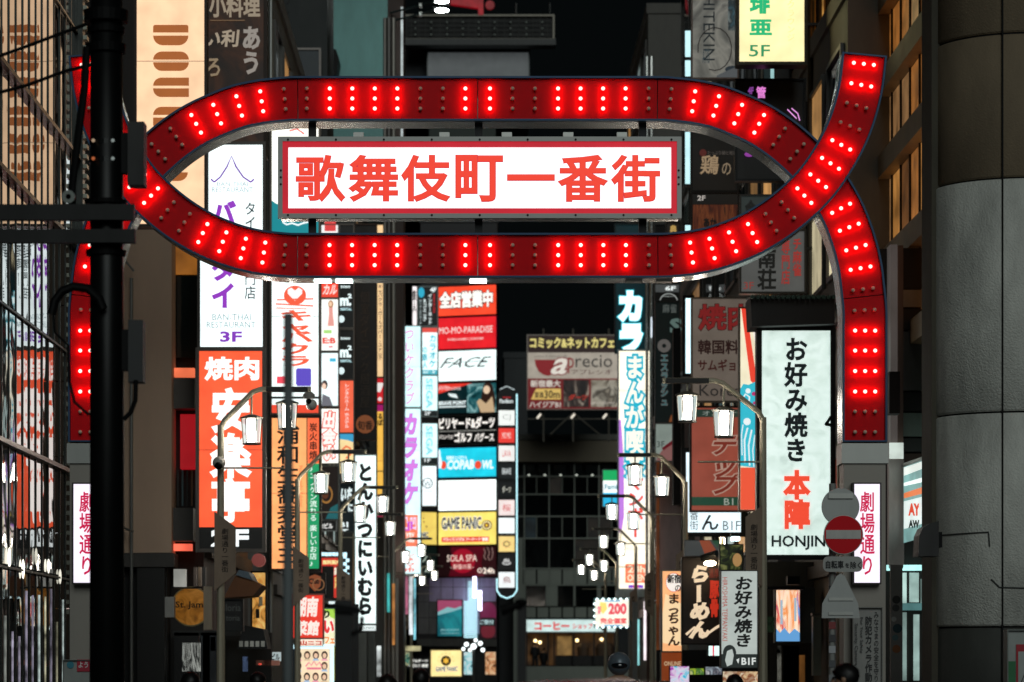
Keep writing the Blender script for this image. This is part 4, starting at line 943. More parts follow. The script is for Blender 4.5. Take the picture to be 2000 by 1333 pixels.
sign('floor_sign', 'white 3F sign with dark red corner and glass drawing on the lilac building', 'sign', (1281, 829, 1316, 900), 90, 'b4c4ba', .45, [
    ('t', '3F', (1283, 862, 1298, 874), '2a3a44', {'b': .0, 's': .2}), ('p', [(1300, 872), (1316, 858), (1316, 900), (1281, 900), (1290, 884)], 'a87470', {'s': .5}), ('p', [(1292, 876), (1316, 858), (1316, 866), (1296, 880)], '7a1828', {'s': .5})], frame='8a8a84', fw=2)
ts = sign('light_box', 'tall narrow white light tube box in a black frame beside the beige sign', 'light', (1339, 583, 1350, 730), 69.5, 'd2f4fb', 1.3, (), frame='0c0e10', fw=6)
obj('black_post', MB().box(X(1316, 69.5), X(1330, 69.5), 69.6, 70.1, Z(985, 69.5), Z(640, 69.5)), BLACK, ts)
for i, (a, c) in enumerate(((60, 112), (118, 150), (258, 360), (440, 460))):
    sign('light_box', ['cyan white window light at the right of the black sky', 'short white window light just above the ribbon', 'white window light with cyan top right of the name panel', 'small white window light under the name panel corner'][i], 'light', (1338, a, 1349, c), 70, 'c4f0f4', 1.1, (), frame='15181a', fw=3)
sign('barbecue_sign', 'unlit beige Korean barbecue sign with dark red writing', 'sign', (1353, 584, 1462, 783), 68, 'a8988a', .28, [  # unlit board: a weak face glow stands in for light falling on it
    ('t', '焼肉', (1364, 594, 1470, 646), '8a2020', {'b': .03, 'o': '2a0c0a', 'ow': .02, 's': .6, 'os': .3}), ('t', '韓国料理', (1363, 664, 1470, 692), '3c1814', {'b': .025}), ('t', 'サムギョプ', (1363, 702, 1460, 725), '5a1c18', {'b': .025}), ('t', 'Korea', (1366, 752, 1448, 774), '2c2a2c', {'b': .0})], frame='6a6056', fw=3)
for o_ in list(bpy.data.objects['barbecue_sign'].children): o_.data.update()
sign('izakaya_sign', 'red brown sign with slanted outlined katakana and green B1 band', 'sign', (1351, 797, 1446, 997), 66.5, '9a4c3c', .8, [
    ('r', (1351, 800, 1446, 815), '243830'), ('t', 'オンテナ', (1372, 803, 1440, 812), '9aa49c', {'b': .0}), ('t', 'テップ', (1393, 852, 1446, 966), '7a2c20', {'v': 1, 'b': .03, 'k': .3, 'o': 'b49484', 'ow': .05}),
    ('r', (1351, 971, 1446, 988), '1a4432'), ('t', 'B1', (1414, 974, 1432, 987), 'a8b0a4', {'b': .0})], frame='2c2220', fw=4)
sign('noodle_sign', 'white lit light box in black frame half hidden behind the red brown sign', 'sign', (1340, 884, 1447, 1040), 67.3, 'def0f6', 1.1, [
    ('t', '番街', (1347, 998, 1364, 1036), '1c2a34', {'v': 1, 'b': .0, 's': .3}), ('t', 'おん', (1370, 970, 1404, 1036), '142026', {'v': 1, 'b': .02, 's': .3}), ('t', 'B1F', (1412, 1018, 1446, 1036), '6a7a80', {'b': .0, 's': .4})], frame='0c0d0e', fw=9)
sign('wave_banner', 'narrow lit banner with red ray and blue waves left of the okonomiyaki sign', 'banner', (1446, 603, 1475, 996), 60, 'f2e8c8', .95, [
    ('p', [(1448, 603), (1458, 603), (1475, 720), (1475, 752), (1466, 744)], 'ee4632'), ('p', [(1461, 603), (1466, 603), (1475, 650), (1475, 672)], 'f8f0e4'),
    ('p', [(1446, 760), (1452, 750), (1462, 752), (1475, 746), (1475, 914), (1446, 910)], '34bcd0'), ('l', [(1450, 780), (1456, 770), (1464, 776), (1462, 790)], 'f0f8f8', 3), ('d', 1461, 764, 5, 'f0f8f8'), ('d', 1459, 824, 7, 'f0f8f8'),
    ('l', [(1455, 905), (1454, 860), (1460, 836)], 'f0f8f8', 3), ('l', [(1464, 910), (1462, 870), (1468, 840)], 'f0f8f8', 3), ('l', [(1472, 912), (1470, 880), (1474, 850)], 'f0f8f8', 2), ('l', [(1449, 890), (1448, 850), (1451, 830)], 'f0f8f8', 2), ('d', 1472, 770, 4, 'b82a6c'), ('d', 1473, 788, 3, 'b82a6c'),
    ('r', (1446, 914, 1475, 996), 'f05a3c')], frame='7a7264', fw=3)
hj = sign('okonomiyaki_sign', 'large white lit okonomiyaki sign in black frame under a small roof', 'sign', (1488, 646, 1622, 1084), 52, picture(('c4d8d0', 'd4e8e0', 'e0f2ec', 'cce0d8'), 2.6, .98), .98, [
    ('t', 'お好み焼き', (1531, 660, 1578, 902), '16262c', {'v': 1, 'b': .035, 's': .25}), ('t', '本陣', (1529, 918, 1584, 1034), 'f04c32', {'v': 1, 'b': .05, 's': 1}), ('t', 'HONJIN', (1507, 1046, 1612, 1075), '16262c', {'b': .025, 's': .25})], frame='0c0d0e', fw=10, depth=.5)
bpy.data.objects['okonomiyaki_sign'].children[-1]
# its face also lights the street
[o for o in hj.children if o.name.startswith('face_panel')][0].data.materials[0].cycles.emission_sampling = 'AUTO'
Yh = 51.9
rf = obj('roof', MB().prism([(X(1466, Yh), Z(641, Yh)), (X(1627, Yh), Z(636, Yh)), (X(1627, Yh), Z(583, Yh)), (X(1463, Yh), Z(583, Yh))], Yh - .25, Yh + .7), paint('101112', .6), hj)
for i in range(17):
    px = 1463 + i * 9.8
    obj('tile', MB().tube([(X(px + 3, Yh), Yh - .42, Z(586, Yh)), (X(px + 3, Yh), Yh + .6, Z(575, Yh))], .035, 8), paint('23453c', .5), rf)
obj('bracket', MB().tube([(X(1632, Yh), Yh + .2, Z(830, Yh)), (X(1612, Yh), Yh - .1, Z(830, Yh)), (X(1622, Yh), Yh - .1, Z(815, Yh))], .03, 6), BLACK, hj)
sign('mahjong_sign', 'grey mahjong parlour sign with black kanji above the small tiled roof', 'sign', (1448, 452, 1571, 570), 58, 'a8aaa8', .16, [
    ('t', '3F', (1453, 551, 1472, 565), 'c84a40', {'b': .0, 's': .4}), ('t', '南荘', (1479, 484, 1516, 566), '0c0c0e', {'v': 1, 'b': .03, 's': 0.001}), ('t', '専門店', (1526, 468, 1543, 556), 'c03a34', {'v': 1, 'b': .02, 's': .5}), ('t', 'チ麻雀', (1548, 466, 1566, 540), 'c03a34', {'v': 1, 'b': .03, 's': .5})], frame='34322f', fw=4)
sign('small_sign', 'dull teal and white panel with dark kanji above the mahjong sign', 'sign', (1448, 383, 1506, 447), 57.5, '5a6a68', .12, [('t', '金', (1455, 390, 1478, 424), '0c1c1c', {'b': .06, 's': .001}), ('t', '3F', (1488, 396, 1502, 406), 'a8b4b0', {'b': 0, 's': .3})], frame='34322f', fw=3)
sign('photo_sign', 'silver grey photo sign with thin turned letters left of the yellow sign', 'sign', (1353, -30, 1440, 152), 66, picture(('5a5a58', '8c8c86', 'b2b0a8', '70706c', 'c8c6c0'), .9, .28, 1), .3, [
    ('t', 'HITEKIN', (1374, -10, 1396, 118), '26343a', {'rot': 90, 'b': 0, 's': .2}), ('t', 'ATIS', (1372, 96, 1386, 124), '4a6a78', {'b': 0, 's': .2}), ('l', [(1396 + 33 * math.cos(R(a)), 96 - 42 * math.sin(R(a))) for a in range(-110, 200, 20)], '3a302a', 2, {'s': .2}),
    ('r', (1422, 0, 1438, 60), picture(('4a7484', '2a3438', '9aa8a8'), 3, .4)), ('d', 1430, 136, 14, '30404e', {'ry': 7, 's': .3}), ('p', [(1400, 148), (1440, 130), (1440, 152), (1400, 152)], '7a8084', {'s': .3})], frame='5a4a44', fw=3)
sign('bar_sign', 'yellow cream lit bar sign with green kanji and 5F', 'sign', (1444, -30, 1571, 121), 56, 'ffedb0', 1.1, [
    ('t', '琲', (1464, -16, 1504, 27), '14b070', {'b': .05}), ('t', '亜', (1464, 38, 1508, 69), '14b070', {'b': .04}), ('t', '5F', (1463, 88, 1504, 111), '208a58', {'b': .01}), ('t', 'スナックラウンジ', (1538, -40, 1552, 80), 'e8d890', {'v': 1, 'b': 0})], frame='2a2418', fw=6, depth=.45)
sign('led_sign', 'black LED sign with magenta 4F and kanji behind the ribbon', 'sign', (1440, 158, 1570, 350), 57.5, '15181b', 0, [
    ('t', '4F', (1461, 170, 1472, 184), 'b05cc8', {'b': .04, 's': .5}), ('t', '管', (1477, 169, 1496, 192), 'f08ae0', {'b': .03, 's': .9}), ('l', [(1538, 214), (1550, 226), (1556, 232)], 'f0a0ec', 2, {'s': 1}), ('l', [(1546, 212), (1558, 222), (1562, 236)], 'f0a0ec', 2, {'s': 1}), ('d', 1463, 302, 9, '9a3ca8', {'ry': 5, 's': .7})], frame='0e1012', fw=4)
sign('chicken_restaurant_sign', 'dark grey chicken restaurant sign with tan brush writing inside the loop', 'sign', (1353, 258, 1439, 372), 66, '272523', 0, [
    ('t', '鶏', (1367, 303, 1404, 341), 'c8aa84', {'b': .02, 's': .45, 'k': .1}), ('t', 'の', (1410, 318, 1428, 342), 'c0a888', {'b': .01, 's': .35}), ('t', 'しゃも', (1434, 306, 1444, 342), 'b89a74', {'b': .0, 's': .3}), ('t', 'たっぷり鍋と地酒', (1382, 295, 1438, 303), '8a8078', {'b': .0, 's': .3}), ('d', 1373, 299, 7, '6a2018', {'s': .4})], frame='1a1918', fw=4)
sign('wooden_sign', 'reddish brown wood grain sign marked 2F inside the loop corner', 'sign', (1353, 378, 1441, 470), 66, picture(('2a100a', '5a2412', '8a4a26', '34140c'), 9, .3, .1), .3, [
    ('r', (1353, 378, 1441, 400), '1a1512', {'s': .05}), ('t', '2F', (1362, 382, 1378, 392), 'd8d0c8', {'b': .02, 's': .6}), ('t', 'あか', (1374, 426, 1400, 444), '1a0a08', {'b': .05, 's': .02})], frame='1c1614', fw=3)
sign('small_sign', 'small dark sign with yellow kanji right under the name panel corner', 'sign', (1303, 435, 1327, 470), 69, '2a2218', .2, [('t', '典', (1308, 440, 1322, 455), 'd8b060', {'b': .05, 's': .6})], frame='1c1814', fw=2)

rm = sign('ramen_sign', 'dark brown ramen sign with cream brush kana under a small spotlight', 'sign', (1334, 1091, 1407, 1257), 58, '2b1a14', 0, [
    ('t', 'らーめん', (1345, 1104, 1388, 1248), 'f8dcb8', {'v': 1, 'b': .06, 'k': .15, 's': .85}), ('t', '豚骨', (1386, 1134, 1405, 1206), 'c8301c', {'v': 1, 'b': .05, 's': .8}), ('t', '濃厚', (1384, 1110, 1404, 1130), '8a2418', {'b': .02, 's': .4}),
    ('l', [(1340, 1240), (1356, 1226), (1380, 1240), (1396, 1228), (1406, 1222)], 'f8dcb8', 5, {'s': .85})], frame='191210', fw=3)
obj('spotlight', MB().tube([(X(1372, 57.6), 57.55, Z(1091, 57.6)), (X(1398, 57.6), 57.3, Z(1083, 57.6))], .07, 12), DARKM, rm)
obj('spotlight_lens', MB().ball((X(1386, 57.3), 57.2, Z(1101, 57.3)), .11, .03, .05, 14, 8), lit('ffe0b0', 45, True, 0), rm)
sign('pub_sign', 'orange and white gradient pub sign with brown brush kana left of the ramen sign', 'sign', (1294, 1116, 1331, 1272), 60.5, 'f8b47c', 1.0, [
    ('p', [(1300, 1160), (1331, 1180), (1331, 1262), (1294, 1256), (1294, 1200)], 'fad8a8'), ('d', 1316, 1138, 16, 'faf0e6', {'ry': 19}), ('d', 1316, 1138, 16, 'd8402c', {'ri': 15, 'ry': 19}), ('t', '新宿', (1303, 1122, 1330, 1140), '1c1614', {'b': .04, 's': .1}), ('t', 'の', (1318, 1143, 1330, 1156), '1c1614', {'b': .02, 's': .1}),
    ('t', 'まっちゃん', (1304, 1160, 1328, 1262), '5a341c', {'v': 1, 'b': .04, 's': .3})], frame='8a8478', fw=2)
sign('pub_sign', 'plain rust orange board marked ONLINE below the pub sign', 'sign', (1292, 1275, 1331, 1330), 60.5, 'a84c20', .5, [('t', 'ONLINE', (1297, 1292, 1330, 1301), 'd8b890', {'b': .03, 's': .7})], frame='8a8478', fw=2)
sign('okonomiyaki_banner', 'white hanging banner with black brush kana and a dark B1F foot', 'banner', (1409, 1116, 1479, 1304), 46.2, 'c8d2cc', .75, [
    ('t', 'お好み焼き', (1433, 1127, 1470, 1264), '141a1a', {'v': 1, 'b': .035, 's': .1, 'k': .1}), ('t', 'HIROSHIMA TEPPANYAKI', (1411, 1128, 1421, 1252), 'c04a3c', {'rot': 90, 'b': .0, 's': .7}),
    ('r', (1409, 1278, 1479, 1304), '2e3634', {'s': .5}), ('d', 1425, 1276, 13, '2e3634', {'s': .5, 'ry': 16}), ('p', [(1420, 1272), (1430, 1268), (1433, 1280), (1430, 1298), (1420, 1302), (1416, 1290)], 'c8d2cc'), ('p', [(1438, 1289), (1444, 1286), (1442, 1297)], 'e8eeea', {'s': .8}), ('t', 'B1F', (1448, 1285, 1476, 1299), 'e8eeea', {'b': .03, 's': .8})], frame='3a3c3a', fw=1.5)
sign('food_photo_sign', 'dark food photo panel with noodles above the white hanging banner', 'sign', (1407, 1065, 1450, 1113), 55.4, picture(('0a0c08', '14180e', '3a4420', '8a8c50', '141a10'), 5, .5), .5, [('d', 1440, 1094, 9, 'c89a60', {'ry': 13, 's': .6})], frame='14140f', fw=2)
sign('triangle_sign', 'grey red and green board above the ramen sign, below the white box', 'sign', (1338, 1056, 1405, 1086), 59, '6a6e6e', .3, [('p', [(1366, 1056), (1386, 1056), (1402, 1080), (1378, 1086)], 'b0583c', {'s': .5}), ('p', [(1390, 1056), (1405, 1056), (1405, 1074)], '3a6a50', {'s': .4})], frame='3a3c3c', fw=1)
sign('small_light_box', 'small white light box with red stripe behind the ramen sign foot', 'sign', (1384, 1262, 1411, 1281), 61, 'd8f4f0', 1.1, [('r', (1392, 1262, 1395, 1281), 'e03a5a')], frame='15181a', fw=2)
sc_ = sign('led_screen', 'small bright LED screen with orange flame picture on the right', 'screen', (1516, 1153, 1562, 1253), 57, picture(('fff4e0', 'e8863c', 'fbe6c8', 'd84a30', '5a9cd8'), 9, 1.1, .12, dist=1.2), 1.1, [
    ('p', [(1516, 1228), (1524, 1236), (1532, 1226), (1542, 1238), (1552, 1228), (1562, 1236), (1562, 1253), (1516, 1253)], '6aa8e0', {'s': .9}), ('r', (1524, 1172, 1529, 1220), 'b4ccdc', {'s': .8}), ('r', (1551, 1168, 1556, 1214), 'b4ccdc', {'s': .8})], frame='5a5c5a', fw=3)
obj('side_case', MB().box(X(1566, 57), X(1592, 57), 57.02, 57.5, Z(1256, 57), Z(1148, 57)), paint('6c706e', .5), sc_)

# ---------------------------------------------------------------- rooftop things above the gate
Yt = 168.
t = thing('lamp_board', 'dark rooftop board of unlit bulb grids above the gate', 'billboard', (X(935, Yt), Yt, Z(92, Yt)))
obj('frame', MB().ring(X(787, Yt), X(1083, Yt), Z(79, Yt), Z(29, Yt), .09, Yt - .05, Yt + .15), paint('a8a294', .5, .2), t)
obj('backing', MB().box(X(790, Yt), X(1080, Yt), Yt + .16, Yt + .6, Z(78, Yt), Z(30, Yt)), paint('0e0f0d', .6), t)
obj('ledge', MB().box(X(785, Yt), X(1085, Yt), Yt - .7, Yt + .5, Z(93, Yt), Z(81, Yt)), paint('5a5c5c', .6), t)
for i in range(20):
    px = 803 + i * 14
    obj('rib', MB().box(X(px - .6, Yt), X(px + .6, Yt), Yt + .05, Yt + .15, Z(74, Yt), Z(34, Yt)), paint('24261f', .5), t)
for j in range(4):
    obj('cross_rib', MB().box(X(797, Yt), X(1076, Yt), Yt + .02, Yt + .05, Z(42.6 + j * 9, Yt), Z(41.8 + j * 9, Yt)), paint('24261f', .5), t)
bm2 = bpy.data.meshes.new('bulb'); q = MB().ball((0, 0, 0), .05, n=8, m=6); bm2.from_pydata(q.v, [], q.f); bm2.materials.append(paint('b0b8b0', .3))
for i in range(9):
    for j in range(3): share('bulb', bm2, t, (X(811 + i * 31, Yt), Yt + .0, Z(44 + j * 12, Yt)))
for px in (1008, 1074): obj('aerial', MB().tube([(X(px, Yt), Yt, Z(30, Yt)), (X(px, Yt), Yt, Z(6, Yt))], .02, 5), STEEL, t)
sign('blank_board', 'plain pale grey board directly below the rooftop bulb board', 'board', (836, 103, 1032, 175), 168.6, '9ea6a8', .14, (), frame='5a5e5e', fw=2)
t = building('grey rooftop block left of the pale blank board', X(790, 170), X(838, 170), 170, 176, Z(60, 170), paint('3c4246', .6, 0, .15))
t = building('dark rooftop house holding the pale board', X(838, 169.5), X(1034, 169.5), 169.5, 176, Z(96, 169.5), paint('1b1e20', .6, 0, .15), z0=Z(236, 169.5))
t = building('dark shaft under the rooftop house at the top centre', X(790, 170), X(968, 170), 170, 176, Z(238, 170), paint('3c4640', .6, 0, .15))
t = thing('red_letter_sign', 'unlit red roof letters at the very top of the picture', 'sign', (X(920, 169), 168.6, Z(40, 169)))  # unlit letters, the light on them put in as a red glow
RL = paint('c01224', .4)
def Q(pts): return [(X(a, 168), Z(b_, 168)) for a, b_ in pts]
obj('letter', MB().prism(Q([(880, 8), (940, 17), (940, 3), (938, -16), (878, -16)]), 168.0, 168.4), lit('a00c1c', .6, False, .2), t)
obj('letter', MB().prism(Q([(934, 30), (944, 30), (944, -10), (934, -10)]), 167.9, 168.3), lit('a00c1c', .6, False, .2), t)
obj('letter', MB().lathe([(.24, 0), (.24, .2)], (X(957, 168), 168.0, Z(10, 168)), 20, 'y'), lit('90101c', .5, False, .2), t)
for i, (yy, lb_) in enumerate(((5, 'upper of two floodlights on long arms beside the teal wall'), (22, 'lower of two floodlights on long arms beside the teal wall'))):
    t = thing('floodlight', lb_, 'light', (X(790, 107), 107, Z(yy, 107)))
    obj('arm', MB().tube([(X(760, 107), 108.9, Z(yy - 2, 107)), (X(848, 107), 107, Z(yy - 1, 107))], .035, 8), paint('4a4c4c', .4, .8), t)
    obj('junction_box', MB().box(X(818, 107), X(824, 107), 107.5, 107.8, Z(yy + 2, 107), Z(yy - 4, 107)), STEEL, t)
    obj('hood', MB().prism([(X(846, 107), Z(yy - 5, 107)), (X(848, 107), Z(yy + 1, 107)), (X(878, 107), Z(yy + 6, 107)), (X(866, 107), Z(yy - 4, 107))], 106.8, 107.2), DARKM, t)
    obj('lamp', MB().ball((X(863, 107), 106.7, Z(yy + 2, 107)), .24, .06, .07, 12, 6), lit('f4fffa', 60, True, 0), t)

# ---------------------------------------------------------------- right side: dark frontage with pipes, brown building, round pillar
t = thing('building', 'dark frontage full of vertical pipes at the upper right behind the ribbon', 'building', (X(1600, 59), 58.9, 0))
obj('wall', MB().box(X(1573, 59), X(1660, 59), 59, 62, 13.4, 24), paint('1a1713', .6), t)
for i, (px, r_, c_) in enumerate(((1582, .05, '5a4a34'), (1590, .035, '8a6c40'), (1600, .05, '4a3e2c'), (1609, .03, 'a88450'), (1618, .06, '3a3226'), (1630, .045, '8a6a3c'), (1641, .06, '2e2920'))):
    obj('pipe', MB().tube([(X(px, 58.8), 58.75, 7), (X(px, 58.8), 58.75, 15.5), (X(px - 2, 58.8), 58.7, 16.5), (X(px - 3, 58.8), 58.75, 24)], r_, 8), paint(c_, .35, .6), t)
for i in range(3): obj('pipe_clamp', MB().box(X(1576, 58.7), X(1648, 58.7), 58.64, 58.68, 9.4 + i * 2.1, 9.45 + i * 2.1), DARKM, t)
obj('light_strip', MB().box(X(1606, 58.6), X(1609, 58.6), 58.6, 58.65, 12.6, 14.2), lit('d89a48', .8, False, .4), t)
sign('narrow_sign', 'small white and teal sign strip right of the yellow bar sign foot', 'sign', (1492, 130, 1512, 155), 58, 'a8d8d8', .9, [('r', (1492, 130, 1505, 155), '3a4a4a', {'s': .3})], frame='2a2a28', fw=1)

bx_ = 6.95
br = thing('brown_building', 'brown building with slanting floor bands and orange windows behind the right leg', 'building', (bx_ + 3, 45, 0))
obj('wall', MB().box(bx_ + .25, bx_ + 9, 45.0, 62, 6.7, 24), paint('241a12', .6), br)
lv = [6.9, 8.45, 10.1, 11.5, 12.9, 14.4, 16]
BB = paint('a08a6c', .5, .1, .25, 1.5)
for i, z in enumerate(lv): obj('floor_band', MB().box(bx_ - .12, bx_ + .25, 44.9, 62, z - .22, z + .16), BB, br)
for f in range(len(lv) - 1):
    for i in range(15):
        ya = 45.1 + i * 1.1
        m_ = rnd.choice([lit('8a5626', 1, False, .3), lit('966632', 1.1, False, .3), lit('6a4220', .8, False, .3), lit('7c5a38', 1, False, .3)])
        if f >= 2 and i > 8: m_ = rnd.choice([lit('e8b45c', .8, False, .3), lit('c8883c', .6, False, .3), lit('d8d088', .7, False, .3)])
        obj('pane', MB().add([(bx_ + .08, ya + 1.05, lv[f] + .17), (bx_ + .08, ya + .04, lv[f] + .17), (bx_ + .08, ya + .04, lv[f + 1] - .23), (bx_ + .08, ya + 1.05, lv[f + 1] - .23)], [(0, 1, 2, 3)]), m_, br)
for i in range(16):
    ya = 45.1 + i * 1.1
    obj('mullion', MB().box(bx_ + .05, bx_ + .2, ya - .03, ya + .03, lv[0], 16), paint('1c130c', .5), br)
# lower frontage with pale posts, panels and doors
lo = thing('shop', 'pale shop front posts and cyan lit glass doors between gate leg and pillar', 'shop', (6.9, 50, 0))
Yl = 49.
LP = paint('b8b0a8', .5, .1, .12)
obj('post', MB().box(X(1739, Yl), X(1753, Yl), Yl, Yl + .4, Z(1110, Yl), Z(478, Yl)), lit('b6aaa4', .12, False, .1), lo)
obj('post', MB().box(X(1754.5, Yl), X(1766, Yl), Yl + .1, Yl + .4, Z(1110, Yl), Z(478, Yl)), paint('8a7468', .5), lo)
for a, c, col_ in ((480, 560, '2a2620'), (562, 596, 'b0b0a8'), (600, 640, '3a3832'), (644, 760, '8a8682'), (764, 800, '2a2a26'), (804, 850, '9aa89c'), (854, 880, '3a3c38'), (884, 905, '4a3020')):
    obj('infill_panel', MB().box(X(1768, Yl), X(1812, Yl), Yl + .3, Yl + .4, Z(c, Yl), Z(a, Yl)), paint(col_, .5), lo)
obj('brown_box', MB().box(X(1737, 47), X(1758, 47), 47, 47.4, Z(808, 47), Z(726, 47)), paint('2c1e18', .6), lo)
obj('lit_glass', MB().box(X(1736, Yl), X(1763, Yl), Yl - .1, Yl - .05, Z(897, Yl), Z(866, Yl)), lit('e8f6ec', 1.0, False, .2), lo)
obj('column_panel', MB().box(X(1735, Yl), X(1764, Yl), Yl - .1, Yl, Z(1104, Yl), Z(899, Yl)), paint('c4c0bc', .5), lo)
obj('canopy_light', MB().box(X(1736, Yl), X(1812, Yl), Yl + .2, Yl + .3, Z(1114, Yl), Z(1103, Yl)), lit('b4f4f0', 1.4, True, .4), lo)
for a, b_, c_, d_, s_ in ((1766, 1776, 1118, 1178, 1.), (1782, 1800, 1118, 1176, .8), (1804, 1812, 1130, 1180, .3), (1766, 1776, 1196, 1330, .45), (1790, 1801, 1200, 1330, .6)):
    obj('door_glass', MB().box(X(a, Yl), X(b_, Yl), Yl + .3, Yl + .35, Z(d_, Yl), Z(c_, Yl)), lit('b8d8d0', s_, False, .35), lo)
obj('door_rail', MB().box(X(1764, Yl), X(1816, Yl), Yl + .2, Yl + .29, Z(1192, Yl), Z(1178, Yl)), lit('6aa0a0', .5, False, .3), lo)
obj('backing', MB().box(X(1725, Yl), X(1830, Yl), Yl + .5, Yl + .6, 0, Z(478, Yl)), paint('2a2420', .6), lo)
# sandwich shop style sign on the receding wall
ss = thing('shop_sign', 'white lit sign with orange band seen at a slant left of the pillar', 'sign', (6.9, 49.2, Z(1060, 49)))
pts = [(1765, 921, 1060), (1812, 892, 1062)]
def slab(y0a, y0b, y1a, y1b, mt, nm, off=0.):
    ya, yb = 48.8, 47.4
    obj(nm, MB().add([(X(1765, ya), ya - off, Z(y1a, ya)), (X(1812, yb), yb - off, Z(y1b, yb)), (X(1812, yb), yb - off, Z(y0b, yb)), (X(1765, ya), ya - off, Z(y0a, ya))], [(0, 1, 2, 3)]), mt, ss)
slab(909, 893, 1061, 1048, lit('9ad0cc', .7, True, .2), 'face_panel')
slab(914, 898, 930, 912, lit('e8f0e8', 1.1, False, .1), 'band', .02); slab(944, 930, 950, 940, lit('f4fff8', 1.2, False, .1), 'band', .02)
slab(964, 948, 974, 962, lit('f0824c', 1.0, False, .1), 'band', .02); slab(980, 968, 1034, 1020, lit('e4f2ee', 1.1, False, .1), 'band', .02)
obj('frame', MB().tube([(X(1765, 48.7), 48.68, Z(909, 48.7)), (X(1812, 47.3), 47.28, Z(892, 47.3))], .03, 6), STEEL, ss)
letters('AY', X(1767, 48.3), X(1790, 48.3), Z(1010, 48.3), Z(986, 48.3), 47.9, lit('d8482c', 1, False, 0), ss, .06)
letters('AWICH', X(1767, 48.3), X(1806, 48.3), Z(1034, 48.3), Z(1018, 48.3), 47.88, lit('2a3a38', .3, False, 0), ss, .06)
sc2 = thing('sticker_panel', 'narrow grey panel covered with stickers right of the gate leg', 'panel', (X(1750, 47), 47, 0))
obj('panel', MB().box(X(1738, 47), X(1761, 47), 46.9, 47, 0, Z(1104, 47)), paint('8c8a86', .5), sc2)
for (cx_, cy_, r_, c_) in ((1749, 1172, 8, '2a2c2c'), (1748, 1188, 7, '4a4c4c'), (1751, 1228, 9, '2c4c54'), (1747, 1246, 6, '6a8a90'), (1749, 1268, 8, 'a86a40'), (1744, 1210, 5, 'c8c8c4')):
    obj('sticker', MB().lathe([(r_ * 47 / F, 0), (r_ * 47 / F, -.004)], (X(cx_, 47), 46.897, Z(cy_, 47)), 16, 'y'), paint(c_, .5), sc2)
tp = sign('notice_board', 'grey security camera notice with vertical Japanese lines near the gate leg', 'notice', (1667, 1188, 1722, 1345), 36.85, '9c9c98', 0, [
    ('t', 'みなさまの安全を守り', (1707, 1196, 1717, 1332), '26282a', {'v': 1, 'b': .01}), ('t', '防犯カメラ作動', (1690, 1204, 1704, 1332), '1e2022', {'v': 1, 'b': .02}), ('t', 'For Your Safety', (1679, 1206, 1686, 1276), '2c3032', {'rot': 90, 'b': .01}), ('t', 'Security Camera', (1668, 1218, 1676, 1300), '2c3032', {'rot': 90, 'b': .01})], frame='6c6c68', fw=2, depth=.1)

pl = thing('round_pillar', 'massive round concrete pillar at the right edge, painted grey below', 'pillar', (X(1985, 40), 40, 0))
pcx, pr = X(1990, 41), 175 * 40 / F
CON = paint('857660', .8, 0, .25, 1.4, .35)
CGR = paint('d8dad2', .65, 0, .34, 1.6, .8)
CDK = paint('4a4c48', .7, 0, .25, 1.4, .3)
zj = [0, Z(1225, 40), Z(806, 40), Z(350, 40), Z(68, 40), 14]
for i in range(5):
    rr_ = pr + (.02 if i in (1, 2) else 0.0)
    mt = [CDK, CGR, CGR, CON, CON][i]
    h0, h1 = zj[i] + (.012 if i else 0), zj[i + 1] - .012
    obj('drum', MB().lathe([(rr_ - .02, h0), (rr_, h0 + .02), (rr_, h1 - .02), (rr_ - .02, h1)], (pcx, 41, 0), 96), mt, pl, smooth=False)
for o_ in pl.children:
    for p in o_.data.polygons: p.use_smooth = abs(p.normal.z) < .3
obj('core', MB().lathe([(pr - .03, 0), (pr - .03, 14)], (pcx, 41, 0), 48), paint('0c0c0b', .9), pl)
sy = 41 - math.sqrt(max(.01, pr ** 2 - (X(1957, 40) - pcx) ** 2))
obj('seam_strip', MB().box(X(1954, 40), X(1957, 40), sy - .035, sy + .02, 0.3, 13.9), paint('0a0a0a', .9), pl)
obj('side_edge', MB().box(X(1813, 41), X(1842, 41), 40.7, 41.6, 0, 14), paint('4e4a3e', .8, 0, .35, 2., .3), pl)
for pts_ in ([(1840, 1043), (1930, 1040), (1932, 1068)], [(1935, 1132), (1950, 1148), (2004, 1150)]):
    P3 = []
    for a, b_ in pts_:
        xx = X(a, 40); yy = 41 - math.sqrt(max(.01, (pr + .03) ** 2 - (xx - pcx) ** 2)); P3.append((xx, yy, Z(b_, 40)))
    P4 = [P3[0]]
    for u, v_ in zip(P3[:-1], P3[1:]):
        for k in range(1, 9):
            xx = u[0] + (v_[0] - u[0]) * k / 8; P4.append((xx, 41 - math.sqrt(max(.01, (pr + .03) ** 2 - (xx - pcx) ** 2)), u[2] + (v_[2] - u[2]) * k / 8))
    obj('cable', MB().tube(P4, .009, 6), paint('3a3e3c', .7), pl)
bxm = thing('wall_speaker', 'black rounded box fixed to the left side of the round pillar', 'box', (X(1806, 40), 40, Z(1088, 40)))
obj('housing', MB().prism([(X(a, 40), Z(b_, 40)) for a, b_ in ((1787, 1088), (1827, 1088), (1827, 1020), (1812, 1024), (1796, 1033), (1789, 1048))], 39.7, 40.2), paint('0d0c0c', .5), bxm)
obj('bracket', MB().box(X(1822, 40), X(1838, 40), 39.9, 40.3, Z(1070, 40), Z(1040, 40)), BLACK, bxm)
